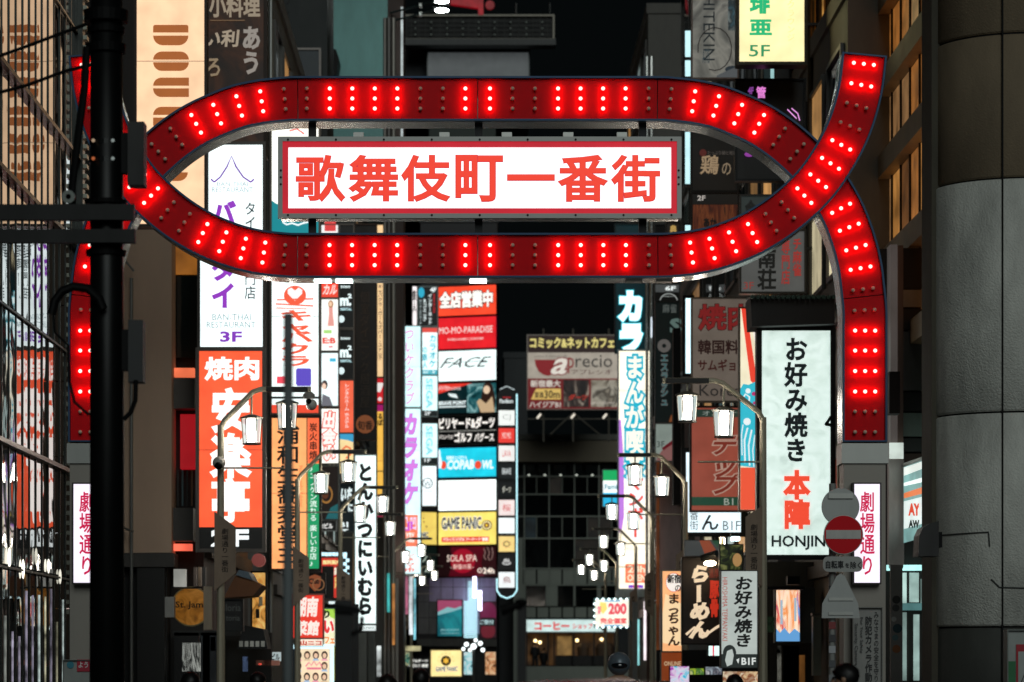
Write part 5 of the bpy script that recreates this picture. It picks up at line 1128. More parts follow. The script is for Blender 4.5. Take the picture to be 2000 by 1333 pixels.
sign('poster', 'white green and red poster at the bottom right corner', 'poster', (1969, 1232, 2030, 1345), 38, 'a8b0ac', 0, [('r', (1969, 1292, 1984, 1345), '1a7a44'), ('r', (1985, 1259, 2030, 1345), 'b4182c'), ('r', (1989, 1273, 2030, 1345), 'b0b8b4'), ('l', [(1992, 1340), (2004, 1310)], '3a3c3c', 2)], frame='6a706c', fw=2)

# ---------------------------------------------------------------- street lamps
LPM = paint('c4bca4', .5, .2, .1)
LNG = bpy.data.materials.new('lantern_glass'); LNG.use_nodes = True
b = LNG.node_tree.nodes['Principled BSDF']; b.inputs['Base Color'].default_value = (.9, .9, .85, 1); b.inputs['Emission Color'].default_value = (1, .97, .88, 1); b.inputs['Emission Strength'].default_value = 2.6
for n_ in [n for n in LNG.node_tree.nodes if n.type == 'BSDF_PRINCIPLED']: LNG.node_tree.nodes.remove(n_)
nt = LNG.node_tree; e1 = nt.nodes.new('ShaderNodeEmission'); e1.inputs[0].default_value = (.8, .95, .92, 1); e1.inputs[1].default_value = .8
tr_ = nt.nodes.new('ShaderNodeBsdfTransparent'); mx_ = nt.nodes.new('ShaderNodeMixShader'); mx_.inputs[0].default_value = .5
nt.links.new(tr_.outputs[0], mx_.inputs[1]); nt.links.new(e1.outputs[0], mx_.inputs[2]); nt.links.new(mx_.outputs[0], nt.nodes['Material Output'].inputs['Surface'])
LNG.cycles.emission_sampling = 'NONE'
LCORE = lit('fff4e4', 75, True, 0)
def lamp(label, x, Y, side, e=0.):
    """side=-1: arm reaches to the left (a pole on the right pavement)"""
    t = thing('street_lamp', label, 'street lamp', (x, Y, 0), 'paired lantern street lamps along the alley')
    s = side
    obj('pole', MB().tube([(x, Y, 0), (x, Y, 2.7), (x, Y, 5.35)], [.075, .06, .05], 10), LPM, t)
    obj('arm', MB().tube([(x, Y, 5.3), (x + s * .06, Y, 5.42), (x + s * (.50 + e), Y, 5.86), (x + s * (.62 + e), Y, 5.9), (x + s * (1.4 + e), Y, 5.9)], .042, 8), LPM, t)
    obj('arm_cap', MB().box(x + s * (1.03 + e) - .32, x + s * (1.03 + e) + .32, Y - .09, Y + .09, 5.86, 5.93), paint('24221e', .5), t)
    obj('banner_rod', MB().tube([(x, Y, 4.68), (x + s * .98, Y, 4.68)], .014, 6), LPM, t)
    for dx, zc, top in ((1.03, 5.5, 5.87), (.48, 5.27, 5.84)):
        cx, cz = x + s * (dx + e), zc
        l_ = obj('lantern', MB().lathe([(.125, -.195), (.152, .165)], (cx, Y, cz), 6), LNG, t)
        obj('bulb', MB().box(cx - .068, cx + .068, Y - .05, Y + .05, cz - .18, cz + .15), LCORE, l_)
        obj('hanging_rod', MB().tube([(cx, Y, cz + .22), (cx, Y, top)], .016, 6), LPM, l_)
        obj('cap', MB().lathe([(.18, .172), (.18, .195), (.05, .24)], (cx, Y, cz), 6), paint('6a675c', .5, .2), l_)
        obj('base_ring', MB().lathe([(.143, -.23), (.143, -.206)], (cx, Y, cz), 6), paint('3a3832', .5, .4), l_)
        for i in range(6):
            ax, ay = math.cos(i * PI / 3), math.sin(i * PI / 3)
            obj('bar', MB().tube([(cx + ax * .128, Y + ay * .128, cz - .206), (cx + ax * .155, Y + ay * .155, cz + .172)], .011, 5), paint('3a3832', .5, .4), l_)
    bx0, bx1 = sorted((x + s * .09, x - s * .13)) if side == -1 else sorted((x - .09, x + .24))
    if side == -1: bx0, bx1 = x - .27 if e else x - .2, x - .02 if e else x + .03
    poly = [(bx0, 3.0), (bx1, 2.8), (bx1, 4.02), (bx0, 3.85)] if side == -1 else [(bx0, 2.77), (bx1, 3.05), (bx1, 3.76), (bx0, 4.0)]
    o_ = obj('banner', MB().prism(poly, Y - .10, Y - .07), paint('a8927e', .6), t)
    letters('劇場通り一番街', (bx0 + bx1) / 2 - .055, (bx0 + bx1) / 2 + .055, 3.06, 3.74, Y - .104, paint('2a1c16', .6), o_, .01, True)
    return t
RL_ = ['street lamp on the right with two lanterns, in front of the beige barbecue sign', 'second street lamp on the right, lanterns in front of the lilac wall', 'third street lamp on the right, lanterns overlapping the manga cafe sign',
       'fourth street lamp on the right, lanterns left of the 24h panel', 'fifth street lamp on the right, lanterns against the dark office tower', 'sixth and farthest street lamp on the right, lowest lanterns before the office tower']
for lb_, (Y, x) in zip(RL_, ((47.0, 4.31), (64, 4.28), (80, 4.5), (100, 5.1), (118, 5.3), (131, 5.42))): lamp(lb_, x, Y, -1, .11 if Y == 47 else 0)
LL_ = ['nearest street lamp on the left, lanterns before the orange barbecue sign, camera on its pole', 'second street lamp on the left, lanterns beside the dark crest sign', 'third street lamp on the left, arm crossing the white cutlet sign',
       'fourth street lamp on the left, lanterns at the foot of the cutlet sign', 'fifth street lamp on the left, lanterns below the violet karaoke sign', 'sixth street lamp on the left, lanterns beside the yellow arcade side panel', 'farthest street lamp on the left, lanterns below the spa panel']
for i, (lb_, (Y, x)) in enumerate(zip(LL_, ((48.5, -3.96), (63, -3.6), (76, -3.3), (90, -3.5), (108, -2.92), (125, -2.86), (140, -2.9)))): 
    l_ = lamp(lb_, x, Y, 1)
    if i == 0:
        c = obj('camera', MB().ball((x - .01, Y - .2, Z(902, 48)), .1, n=16, m=10), paint('c8c4bc', .4), l_, smooth=True)
        obj('lens', MB().ball((x - .01, Y - .27, Z(908, 48)), .062, n=12, m=8), BLACK, c)
        obj('bracket', MB().tube([(x, Y, Z(890, 48)), (x, Y - .2, Z(893, 48))], .03, 6), LPM, l_)
cm = thing('security_camera', 'round white dome camera hanging from the arm right of the slim grey pole', 'camera', (X(607, 48), 48, Z(800, 48)))
obj('dome', MB().ball((X(609, 48), 47.9, Z(792, 48)), .085, n=16, m=10), paint('d0ccc4', .4), cm, smooth=True)
obj('hood', MB().lathe([(.09, 0), (.095, .06), (.05, .1)], (X(604, 48), 47.9, Z(780, 48)), 16), paint('a8a49c', .4), cm)
obj('lens', MB().ball((X(604, 48), 47.83, Z(786, 48)), .045, n=12, m=8), BLACK, cm)
# bright cluster lamp at the far end
cl = thing('street_lamp', 'bright white globe cluster lamp in front of the arcade building', 'street lamp', (X(925, 138), 138, 0))
obj('pole', MB().tube([(X(925, 138), 138, 0), (X(925, 138), 138, Z(1255, 138))], .07, 8), paint('6a6a68', .4, .5), cl)
for a, b_, r_ in ((911, 1259, .1), (938, 1257, .1), (925, 1263, .13), (943, 1270, .09), (905, 1268, .08), (929, 1251, .08), (918, 1270, .08)):
    obj('globe', MB().ball((X(a, 138), 138 - .1, Z(b_, 138)), r_, n=14, m=8), lit('f4ffff', 2.2, True, 0), cl)

# ---------------------------------------------------------------- more signs on the lower left
sign('cutlet_sign', 'tall white lit pork cutlet sign with heavy black kana behind the lamp arms', 'sign', (694, 890, 734, 1218), 88, 'eafcfa', 1.15, [
    ('t', 'とんかつにいむら', (697, 905, 730, 1202), '101c22', {'v': 1, 'b': .065, 's': .2})], frame='8a9492', fw=2.5)
sign('cutlet_sign', 'small white plate directly under the tall pork cutlet sign', 'sign', (706, 1222, 734, 1232), 88, 'e8f4f2', 1.0, [('t', '~DINING', (708, 1224, 732, 1230), '1c2428', {'b': .0, 's': .3})], frame='8a9492', fw=1)
sign('crest_sign', 'dark sign with gold laurel crest and teal glow beside the green strip', 'sign', (629, 912, 660, 1014), 84, '1a0f0e', .5, [
    ('d', 637, 966, 13, 'b07a3a', {'ri': 10, 'ry': 18, 's': .7}), ('d', 635, 964, 7, '6a3a20', {'s': .6, 'ry': 11}), ('p', [(660, 984), (646, 992), (636, 1014), (660, 1014)], '1c6a70', {'s': .7}), ('p', [(631, 934), (634, 930), (634, 960), (631, 956)], 'c8dcdc', {'s': .8})], frame='5a6060', fw=3)
sign('building_name_sign', 'small black rounded sign with white kana below the crest sign', 'sign', (629, 1018, 656, 1036), 84, '101214', .2, [('t', '!ビル', (630, 1022, 650, 1033), 'f0f0ec', {'b': .03, 's': 1})], frame='8a8e8c', fw=2)
sign('direction_sign', 'dark teal sign with white B1 and a down arrow left of the cutlet sign', 'sign', (664, 946, 690, 1038), 89.5, '162428', .4, [
    ('t', 'いち', (666, 952, 688, 980), 'e8f8f8', {'b': .06, 's': 1, 'k': .3}), ('t', 'B1', (664, 1020, 680, 1030), 'e8f4f4', {'b': .04, 's': 1}), ('p', [(664, 1034), (682, 1034), (673, 1038)], 'e8f4f4', {'s': 1}), ('t', 'に', (680, 984, 689, 1000), 'e8f8f8', {'b': .05, 's': 1})], frame='5a6060', fw=2)
ch = sign('chaser_light_sign', 'red lit sign inside a blue white checker border, left of the cutlet sign', 'sign', (628, 1090, 668, 1168), 85, 'd8382c', .9, [
    ('t', '無料案内', (630, 1094, 664, 1103), 'fbe8a0', {'b': .04, 's': 1}), ('t', '案', (652, 1108, 666, 1124), 'fdf0d8', {'b': .05, 's': 1}), ('t', '内所', (653, 1126, 666, 1150), 'f4d880', {'v': 1, 'b': .04}), ('r', (629, 1106, 652, 1168), '080a0a', {'s': .05})], frame='2a4048', fw=1)
cb = bpy.data.meshes.new('lamp_square'); q = MB().box(-.045, .045, -.02, .02, -.045, .045); cb.from_pydata(q.v, [], q.f); cb.materials.append(lit('c8f0fb', 1.5, False, 0))
for i in range(7):
    share('lamp_square', cb, ch, (X(630 + i * 7.4, 85), 84.93, Z(1083, 85)))
for i in range(12): share('lamp_square', cb, ch, (X(674 + (i % 2) * 5, 85), 84.93, Z(1088 + i * 7, 85)))
sign('club_crest_sign', 'round dark sign with copper club crest above the red Chinese restaurant sign', 'sign', (598, 1121, 634, 1160), 68.5, '140c0a', 0, [
    ('p', [(603, 1127), (615, 1122), (627, 1127), (626, 1145), (615, 1156), (604, 1145)], 'a85a34', {'s': .5}), ('t', 'Club', (603, 1130, 624, 1141), '1a0a08', {'b': .04, 's': .05}), ('d', 622, 1142, 12, 'b07a50', {'ri': 10, 's': .5})], frame='2c2420', fw=2)
sign('chinese_restaurant_sign', 'red lit sign with white brush kanji behind the slim grey pole', 'sign', (572, 1163, 630, 1246), 66, 'e0392a', 1.0, [
    ('t', '湖南', (575, 1166, 622, 1206), 'fdece2', {'b': .04, 'k': .12}), ('t', '菜館', (575, 1212, 624, 1242), 'fdece2', {'b': .04, 'k': .12})], frame='b0685c', fw=3)
sign('advert_sign', 'colourful lit sign with red kana right of the red Chinese restaurant sign', 'sign', (633, 1190, 655, 1262), 67, 'ece8c0', 1.0, [
    ('p', [(633, 1190), (655, 1190), (655, 1210), (646, 1206)], 'a8d850'), ('t', 'り', (632, 1192, 644, 1208), '203010', {'b': .06, 's': .2}), ('t', 'い', (632, 1212, 653, 1238), 'e83a3a', {'b': .07, 'o': 'fdfdf8', 'ow': .05}), ('t', 'フェ', (634, 1244, 654, 1258), 'f09040', {'b': .06, 'o': 'fdfdf8', 'ow': .05})], frame='6a8a90', fw=2)
sign('advert_sign', 'white strip with slanted orange katakana above the portrait poster', 'sign', (575, 1249, 630, 1262), 66.5, 'f2e2d0', 1.0, [('t', '山ニコ', (586, 1251, 628, 1261), 'd0503c', {'b': .06, 's': .9})], frame='6a8a90', fw=1)
items = []
for r_ in range(3):
    for c in range(4):
        if r_ == 1 and c in (1, 2): continue
        cx_, cy_ = 583 + c * 17, 1280 + r_ * 21
        items += [('d', cx_, cy_, 6.2, ['2a1c18', '4a2c1c', '3a2018'][(r_ + c) % 3], {'ry': 8, 's': .6, 'n': 'picture'}), ('d', cx_, cy_ + 1, 3.8, 'f0c8a8', {'ry': 5, 's': .95, 'n': 'picture'}), ('p', [(cx_ - 7, cy_ + 11), (cx_ + 7, cy_ + 11), (cx_ + 4, cy_ + 7), (cx_ - 4, cy_ + 7)], ['e8a0b0', 'd8c0a0', 'a8c0d8'][(r_ * 2 + c) % 3], {'n': 'picture'})]
pz = sign('portrait_poster', 'lit poster of small portraits round a pink crown in a checker light border', 'poster', (575, 1267, 644, 1345), 66.8, 'f4dcb8', 1.0, items + [('l', [(598, 1302), (604, 1294), (609, 1300), (614, 1292), (619, 1300), (625, 1294), (629, 1302)], 'e87a90', 2.5), ('r', (600, 1304, 628, 1308), 'e87a90')], frame='24506a', fw=2)
for i in range(11): share('lamp_square', cb, pz, (X(577 + i * 7.2, 66.8), 66.7, Z(1263.5, 66.8)))
for i in range(9): share('lamp_square', cb, pz, (X(649, 66.8), 66.7, Z(1270 + i * 7.5, 66.8)))
gs = thing('round_sign', 'round golden bar sign with black blackletter name on the left', 'sign', (X(367, 53), 53, Z(1224, 53)))
obj('rim', MB().lathe([(39 * 53 / F, .12), (39 * 53 / F, -.02), (36 * 53 / F, -.02)], (X(373, 53), 53, Z(1185, 53)), 40, 'y'), paint('9a8a60', .35, .6), gs)
obj('face_panel', MB().lathe([(36.5 * 53 / F, -.021), (36.4 * 53 / F, -.024)], (X(373, 53), 53, Z(1185, 53)), 40, 'y'), picture(('7a4a10', 'a86a1c', 'c08030', '8a5818'), 4, .3), gs)
letters('St. Jam', X(343, 53), X(397, 53), Z(1191, 53), Z(1175, 53), 52.965, paint('1c1410', .6), gs, .02)
obj('bracket', MB().box(X(398, 53), X(414, 53), 52.95, 53.1, Z(1230, 53), Z(1146, 53)), paint('a89c88', .5), gs)
sign('bar_name_sign', 'dark unlit sign with grey latin letters right of the round golden sign', 'sign', (438, 1172, 473, 1232), 53, '0e1010', 0, [('t', 'loria', (441, 1180, 470, 1194), '6a706c', {'b': .0, 's': .12}), ('t', 'toria', (441, 1202, 468, 1213), '6a706c', {'b': .0, 's': .12})], frame='1c1e1e', fw=2)  # unlit letters carry a faint glow instead of street light
aw = thing('awning', 'orange brown awning glowing underneath, below the green kana strip', 'awning', (X(480, 55), 55, Z(1170, 55)))
obj('canopy', MB().prism([(X(a, 55), Z(b_, 55)) for a, b_ in ((444, 1170), (500, 1166), (518, 1146), (478, 1124), (466, 1128))], 54.2, 55.6), paint('7a4a26', .6), aw)
obj('canopy_top', MB().prism([(X(a, 55), Z(b_, 55)) for a, b_ in ((468, 1126), (500, 1136), (492, 1120), (474, 1116))], 54.15, 55.5), paint('5c6c78', .4, .3), aw)
w_ = thing('shop_window', 'warm amber lit doorway with menu boards under the awning', 'window', (X(505, 57), 57, Z(1235, 57)))
obj('backing', MB().box(X(492, 57), X(520, 57), 57, 57.1, Z(1236, 57), Z(1118, 57)), picture(('3a2008', 'c88a3c', 'f0c070', '8a5a24'), 3, .8), w_)
obj('frame', MB().ring(X(490, 57), X(522, 57), Z(1238, 57), Z(1116, 57), .03, 56.9, 56.99), DARKM, w_)
for i in range(3): obj('menu_board', MB().box(X(500 + i % 2 * 6, 57), X(507 + i % 2 * 6, 57), 56.94, 56.98, Z(1160 + i * 24, 57), Z(1142 + i * 24, 57)), paint(['7a2a18', 'e8d8b0', '2a1a10'][i], .5), w_)
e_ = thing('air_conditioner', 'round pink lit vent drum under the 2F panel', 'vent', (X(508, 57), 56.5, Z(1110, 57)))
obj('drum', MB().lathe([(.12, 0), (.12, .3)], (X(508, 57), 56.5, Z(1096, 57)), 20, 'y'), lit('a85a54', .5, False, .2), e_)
fk = thing('fabric_awning', 'dark striped shop awning with pale kana blocks, low on the left', 'awning', (X(497, 56), 56, Z(1270, 56)))
obj('canopy', MB().prism([(X(a, 56), Z(b_, 56)) for a, b_ in ((470, 1268), (528, 1268), (520, 1230), (482, 1222))], 55.2, 56.4), paint('16181a', .6), fk)
for i in range(5): obj('lettering', MB().box(X(474 + i * 10.5, 56), X(481 + i * 10.5, 56), 55.17, 55.19, Z(1264, 56), Z(1253, 56)), lit('8a8c84', .4, False, .2), fk)
lm = thing('market_sign', 'small white lit box with black letters beside the portrait poster', 'sign', (X(540, 60), 60, Z(1292, 60)))
obj('cabinet', MB().box(X(530, 60), X(548, 60), 59.9, 60.2, Z(1292, 60), Z(1274, 60)), lit('b8c8c8', .8, False, .1), lm)
letters('ビル', X(531, 60), X(547, 60), Z(1290, 60), Z(1277, 60), 59.88, lit('182022', .2, False, 0), lm, .04)
def clutter(name, label, cat, parts, Y):
    t = thing(name, label, cat, (X(parts[0][1], Y), Y, Z(max(p[4] for p in parts), Y)))
    for nm, a, c, b_, d_, m_ in parts: obj(nm, MB().box(X(a, Y), X(b_, Y), Y, Y + .25, Z(d_, Y), Z(c, Y)), m_, t)
clutter('shop', 'dim shop front with glass and painted glints below the round golden sign', 'shop', [
    ('door', 392, 1236, 430, 1345, paint('50555a', .3, .4)), ('glass', 430, 1250, 437, 1345, lit('c8d0b0', .5, False, .5)), ('shutter', 340, 1236, 388, 1345, paint('0c0d0d', .5)), ('painted_glint_panel', 356, 1256, 390, 1312, picture(('050606', '141616', 'c8ccc4', '0a0a0a', '606460'), 9, .8, .12)), ('pillar', 396, 1236, 410, 1345, paint('5a4434', .6)), ('blue_post', 411, 1244, 421, 1272, paint('284a6a', .5)), ('fascia', 338, 1232, 470, 1242, paint('2a2c2a', .5))], 57.2)  # glints on the glass are put in as glowing pale streaks
clutter('shop', 'dark shop interior with small blue lamp right of the nearest left lamp pole', 'shop', [
    ('wall', 437, 1236, 530, 1345, paint('141414', .6)), ('lamp', 474, 1283, 484, 1312, lit('6a80a8', .5, False, .3)), ('red_lamp', 505, 1296, 511, 1299, lit('ff5a4a', 1.5, False, 0)), ('counter', 500, 1290, 545, 1300, lit('a06a5a', .4, False, .3))], 57.8)
clutter('ventilation_duct', 'white lit duct box left of the round golden sign', 'duct', [('duct', 339, 1112, 362, 1146, lit('c8c8c0', .5, False, .2)), ('rail', 336, 1147, 395, 1150, DARKM), ('panel', 322, 1166, 340, 1206, paint('a8a8a4', .5))], 52)
clutter('painted_glint_screens', 'dark vertical glass pieces above the round golden sign', 'glass screen', [('screen', 378 + i * 9, 1108, 383 + i * 9, 1145, lit(['5a5048', '7a6a58', '3a3a38'][i % 3], .5, False, .5)) for i in range(3)], 57)  # glass pieces glow faintly to stand in for glints

clutter('shop', 'pale metal shutters and cyan strip between the cutlet sign and the pink karaoke sign', 'shop', [
    ('shutter', 700, 1236, 716, 1345, paint('8a8e8a', .4, .4)), ('shutter', 720, 1236, 732, 1345, paint('6a6e6a', .4, .4)), ('painted_glint', 736, 1262, 744, 1322, lit('e8f0ee', .8, False, .5)),  # pale strip glows in place of a reflected glint
    ('cyan_strip', 756, 1120, 761, 1196, lit('48c4c0', .9, False, .3)), ('amber_strip', 766, 1140, 771, 1260, lit('c88444', .7, False, .4)), ('pale_pillar', 773, 1130, 778, 1345, paint('b0aca4', .5))], 98.4)
clutter('shop', 'pinkish white tube lit strips under the violet karaoke sign', 'shop', [
    ('strip', 790, 1126, 797, 1200, lit('d87a9a', .7, False, .5)), ('strip', 799, 1126, 806, 1240, lit('e8f0f4', 1.1, True, .4)), ('strip', 808, 1130, 812, 1250, lit('8ad8e8', 1.0, False, .4)), ('counter', 786, 1262, 822, 1272, lit('d8d0a0', .7, False, .5)), ('display', 782, 1274, 800, 1300, picture(('1a2a20', '4a8a7a', 'c8b888', '101810'), 5, .6))], 112)
clutter('shop', 'dark checker framed window and white door light low beside the portrait poster', 'shop', [
    ('light', 650, 1240, 655, 1330, lit('e8e060', .7, False, .3)), ('plate', 642, 1175, 655, 1180, lit('e0f0f0', 1.2, False, .1)), ('wall', 628, 1180, 700, 1345, paint('2a2c2e', .5))], 86.9)
clutter('shop', 'white edged shopfront with pale frames below the manga cafe sign', 'shop', [
    ('tube', 1258, 1175, 1262, 1290, lit('fff0f4', 1.3, True, .2)), ('tube', 1246, 1210, 1249, 1300, lit('9ae8e8', 1.0, False, .2)), ('pillar', 1263, 1170, 1275, 1345, paint('4a2c1c', .5)), ('frame', 1277, 1180, 1281, 1345, paint('d8e8d0', .5)), ('sill', 1277, 1322, 1292, 1332, paint('d8e8d0', .5)), ('panel', 1236, 1176, 1245, 1345, paint('8a8e8c', .5))], 92.4)
sl2 = clutter('wall_lamp', 'small wide lamp glowing at the lower edge of the white light box', 'lamp', [('shade', 1428, 1042, 1446, 1048, DARKM), ('lens', 1430, 1049, 1445, 1056, lit('d8fcff', 6, True, 0))], 54)
# low clutter on the right
clutter('shop', 'grey shop wall with dark doorway under the LED screen', 'shop', [
    ('door', 1530, 1262, 1560, 1345, paint('0c0b0b', .5)), ('lit_door', 1561, 1280, 1572, 1345, lit('8a5a2c', .5, False, .3)), ('painted_glint', 1518, 1262, 1526, 1345, lit('d8d8c8', .6, False, .6)), ('wall', 1486, 1098, 1612, 1345, paint('3c3a36', .6, 0, .3, 1.5))], 58.6)  # the narrow bright strip is a glint put in as glow
clutter('rolled_screens', 'pair of pale rolled plastic screens right of the LED screen', 'screen', [('roll', 1588, 1205, 1604, 1320, paint('8a8c7e', .5)), ('rail', 1586, 1198, 1622, 1202, paint('6c6a64', .4, .5))], 56.4)
clutter('wall_cabinet', 'dark metal beam and box left of the LED screen top', 'cabinet', [('beam', 1488, 1146, 1572, 1152, DARKM), ('box', 1538, 1126, 1562, 1142, DARKM), ('plant', 1494, 1205, 1512, 1235, picture(('0c140c', '2a4028', '102012'), 9, .2))], 56.2)
clutter('shop', 'dark shop front with lit posters under the pub sign and ramen sign', 'shop', [
    ('wall', 1283, 1270, 1480, 1345, paint('1c1614', .6)), ], 63)
for i, (a, c, b_, d_, cols, lb_) in enumerate((
    (1309, 1302, 1346, 1345, ('2ac8e8', 'f0e8f8', 'c04ac0', '2a3a8a'), 'cyan and magenta lit panel low beside the pub sign'),
    (1347, 1306, 1375, 1318, ('d8e838', '2a6a30', 'f0f0a0'), 'yellow green lit strip low below the ramen sign'),
    (1378, 1303, 1410, 1318, ('c8d8e0', '3a3a4a', 'e8e8e8'), 'pale price strip low below the ramen sign'),
    (1412, 1312, 1480, 1345, ('e8c89a', '8a4a2a', 'f0e0c0', 'c87a4a'), 'row of warm food photos low below the white hanging banner'))):
    sign('poster', lb_, 'poster', (a, c, b_, d_), 60, picture(cols, 5, .8), .8, (), frame='2a2a2a', fw=1)

# ---------------------------------------------------------------- road signs on the right pole
Yn = 35.
rs = thing('road_sign', 'round red no entry sign with plate, grey sign backs above and below it', 'road sign', (X(1624, Yn), Yn, 0))
obj('pole', MB().tube([(X(1624, Yn), Yn, 0), (X(1626, Yn), Yn, Z(945, Yn))], .04, 12), paint('a4a6a2', .4, .5), rs)
obj('sign_back', MB().lathe([(36 * Yn / F, .02), (37 * Yn / F, .01), (37 * Yn / F, 0), (36.5 * Yn / F, -.008)], (X(1640, Yn), Yn - .08, Z(991, Yn)), 40, 'y'), paint('9b9e9c', .4, .5, .12), rs)
dsc = obj('no_entry_disc', MB().lathe([(37 * Yn / F, .02), (38.5 * Yn / F, .01), (38.5 * Yn / F, 0), (38 * Yn / F, -.008)], (X(1644, Yn), Yn - .16, Z(1046, Yn)), 48, 'y'), paint('d8d8d4', .35), rs)
obj('red_field', MB().lathe([(37 * Yn / F, 0), (36.8 * Yn / F, -.003)], (X(1644, Yn), Yn - .169, Z(1046, Yn)), 48, 'y'), paint('f00a20', .5, 0, .05, spec=.2), dsc)
obj('white_bar', MB().box(X(1610, Yn), X(1678, Yn), Yn - .177, Yn - .1735, Z(1054, Yn), Z(1037, Yn)), paint('cfcfca', .4), dsc)
plm = MB(); n_ = 6; pp = []
x0_, x1_, z0_, z1_, r_ = X(1605, Yn), X(1682, Yn), Z(1118, Yn), Z(1088, Yn), .06
for cx_, cz_, a0 in ((x1_ - r_, z1_ - r_, 0), (x0_ + r_, z1_ - r_, 90), (x0_ + r_, z0_ + r_, 180), (x1_ - r_, z0_ + r_, 270)):
    for i in range(5): pp.append((cx_ + r_ * math.cos(R(a0 + i * 22.5)), cz_ + r_ * math.sin(R(a0 + i * 22.5))))
pt = obj('plate', MB().prism(pp, Yn - .13, Yn - .11), paint('a8aaa6', .4, .1, .08), rs)
letters('自転車', X(1610, Yn), X(1645, Yn), Z(1112, Yn), Z(1096, Yn), Yn - .136, paint('14161a', .6), pt, .03)
letters('を', X(1648, Yn), X(1656, Yn), Z(1110, Yn), Z(1101, Yn), Yn - .136, paint('14161a', .6), pt, .03)
letters('除く', X(1658, Yn), X(1679, Yn), Z(1112, Yn), Z(1098, Yn), Yn - .136, paint('14161a', .6), pt, .02)
obj('sign_back', MB().prism([(X(a, Yn), Z(b_, Yn)) for a, b_ in ((1603, 1208), (1677, 1208), (1674, 1180), (1648, 1126), (1640, 1121), (1632, 1126), (1604, 1180))], Yn - .1, Yn - .085), paint('9b9e9c', .4, .5, .12), rs)
for a, c in ((965, 975), (1168, 1174), (1196, 1202)): obj('bracket', MB().box(X(1616, Yn), X(1664, Yn), Yn - .12, Yn - .105, Z(c, Yn), Z(a, Yn)), STEEL, rs)
for i, (yy, c_) in enumerate(((1145, '2a2a30'), (1215, '8a3030'), (1240, '3a3a3e'), (1262, 'b8bcc0'), (1290, '505458'), (1318, '8a8e92'))):
    obj('sticker', MB().box(X(1618, Yn), X(1631, Yn), Yn - .05, Yn - .044, Z(yy + 14, Yn), Z(yy, Yn)), paint(c_, .5), rs)
sg = thing('pole', 'tan pole in front of the white okonomiyaki sign edge, above the road sign', 'pole', (X(1641, 51), 51, 0))
obj('shaft', MB().tube([(X(1641, 51), 51, 0), (X(1641, 51), 51, Z(775, 51))], .055, 10), paint('8c8270', .4, .5), sg)

# ---------------------------------------------------------------- foreground left
Yp2 = 24.
sp = thing('signal_pole', 'thick black traffic signal pole with cross arms in the left foreground', 'pole', (X(210, Yp2), Yp2, 0))
obj('shaft', MB().tube([(X(209, Yp2), Yp2, 0), (X(209, Yp2), Yp2, Z(700, Yp2)), (X(207, Yp2), Yp2, 8.5)], [.136, .13, .118], 24), paint('111313', .38, .4), sp, smooth=True)
for a, c, x0_, x1_ in ((408, 438, -80, 268), (456, 482, -80, 270)):
    obj('cross_arm', MB().box(X(x0_, Yp2), X(x1_, Yp2), Yp2 - .24, Yp2 - .15, Z(c, Yp2), Z(a, Yp2)), paint('0b0d0c', .5, .3), sp)
for a, c, e in ((22, 44, 8), (55, 66, 2), (88, 104, 4), (392, 400, 6), (490, 500, 4)):
    obj('clamp_band', MB().lathe([(.135 + e * .004, Z(c, Yp2)), (.14 + e * .004, Z(a, Yp2))], (X(207, Yp2), Yp2, 0), 24), BLACK, sp)
for yy in (280, 315):
    obj('clamp_band', MB().lathe([(.127, Z(yy + 5, Yp2)), (.127, Z(yy - 5, Yp2))], (X(207, Yp2), Yp2, 0), 24), paint('1a1c1c', .3, .6), sp)
    for px, c_ in ((186, 'd8b898' if yy == 280 else 'e07a4a'), (224, 'a8b4b0')): obj('clamp_bolt', MB().ball((X(px, Yp2), Yp2 - .125, Z(yy, Yp2)), .014, n=8, m=6), lit(c_, .5, False, 0), sp)  # bolts glow to imitate light caught on them
obj('control_box', MB().box(X(252, Yp2), X(284, Yp2), Yp2 - .1, Yp2 + .1, Z(365, Yp2), Z(242, Yp2)), paint('0a0c0b', .5), sp)
obj('control_box', MB().box(X(253, Yp2), X(282, Yp2), Yp2 - .1, Yp2 + .1, Z(748, Yp2), Z(628, Yp2)), paint('0a1214', .45), sp)
obj('box_bracket', MB().box(X(238, Yp2), X(256, Yp2), Yp2 - .05, Yp2 + .05, Z(725, Yp2), Z(645, Yp2)), BLACK, sp)
obj('box_bracket', MB().box(X(238, Yp2), X(256, Yp2), Yp2 - .05, Yp2 + .05, Z(340, Yp2), Z(262, Yp2)), BLACK, sp)
def W(pts, Y, dy=0): return [(X(a, Y), Y + dy, Z(b_, Y)) for a, b_ in pts]
obj('hose', MB().tube(W([(108, 620), (114, 594), (128, 575), (150, 566), (178, 570), (200, 590), (208, 610)], Yp2, -.2), .034, 10), BLACK, sp)
obj('cable', MB().tube(W([(268, 745), (267, 785), (258, 808), (244, 822)], Yp2, -.1), .018, 8), BLACK, sp)
obj('cable', MB().tube(W([(110, 600), (114, 655), (140, 680), (142, 750), (152, 790), (180, 815)], Yp2, -.2), .01, 8), BLACK, sp)
obj('cable', MB().tube(W([(174, 100), (170, 180), (158, 270), (146, 370), (146, 410)], Yp2, -.16), .03, 8), BLACK, sp)
obj('ring', MB().lathe([(.05, 0), (.05, -.03), (.02, -.03), (.02, 0)], (X(141, Yp2), Yp2 - .2, Z(393, Yp2)), 20, 'y'), paint('6a706c', .4, .6), sp)
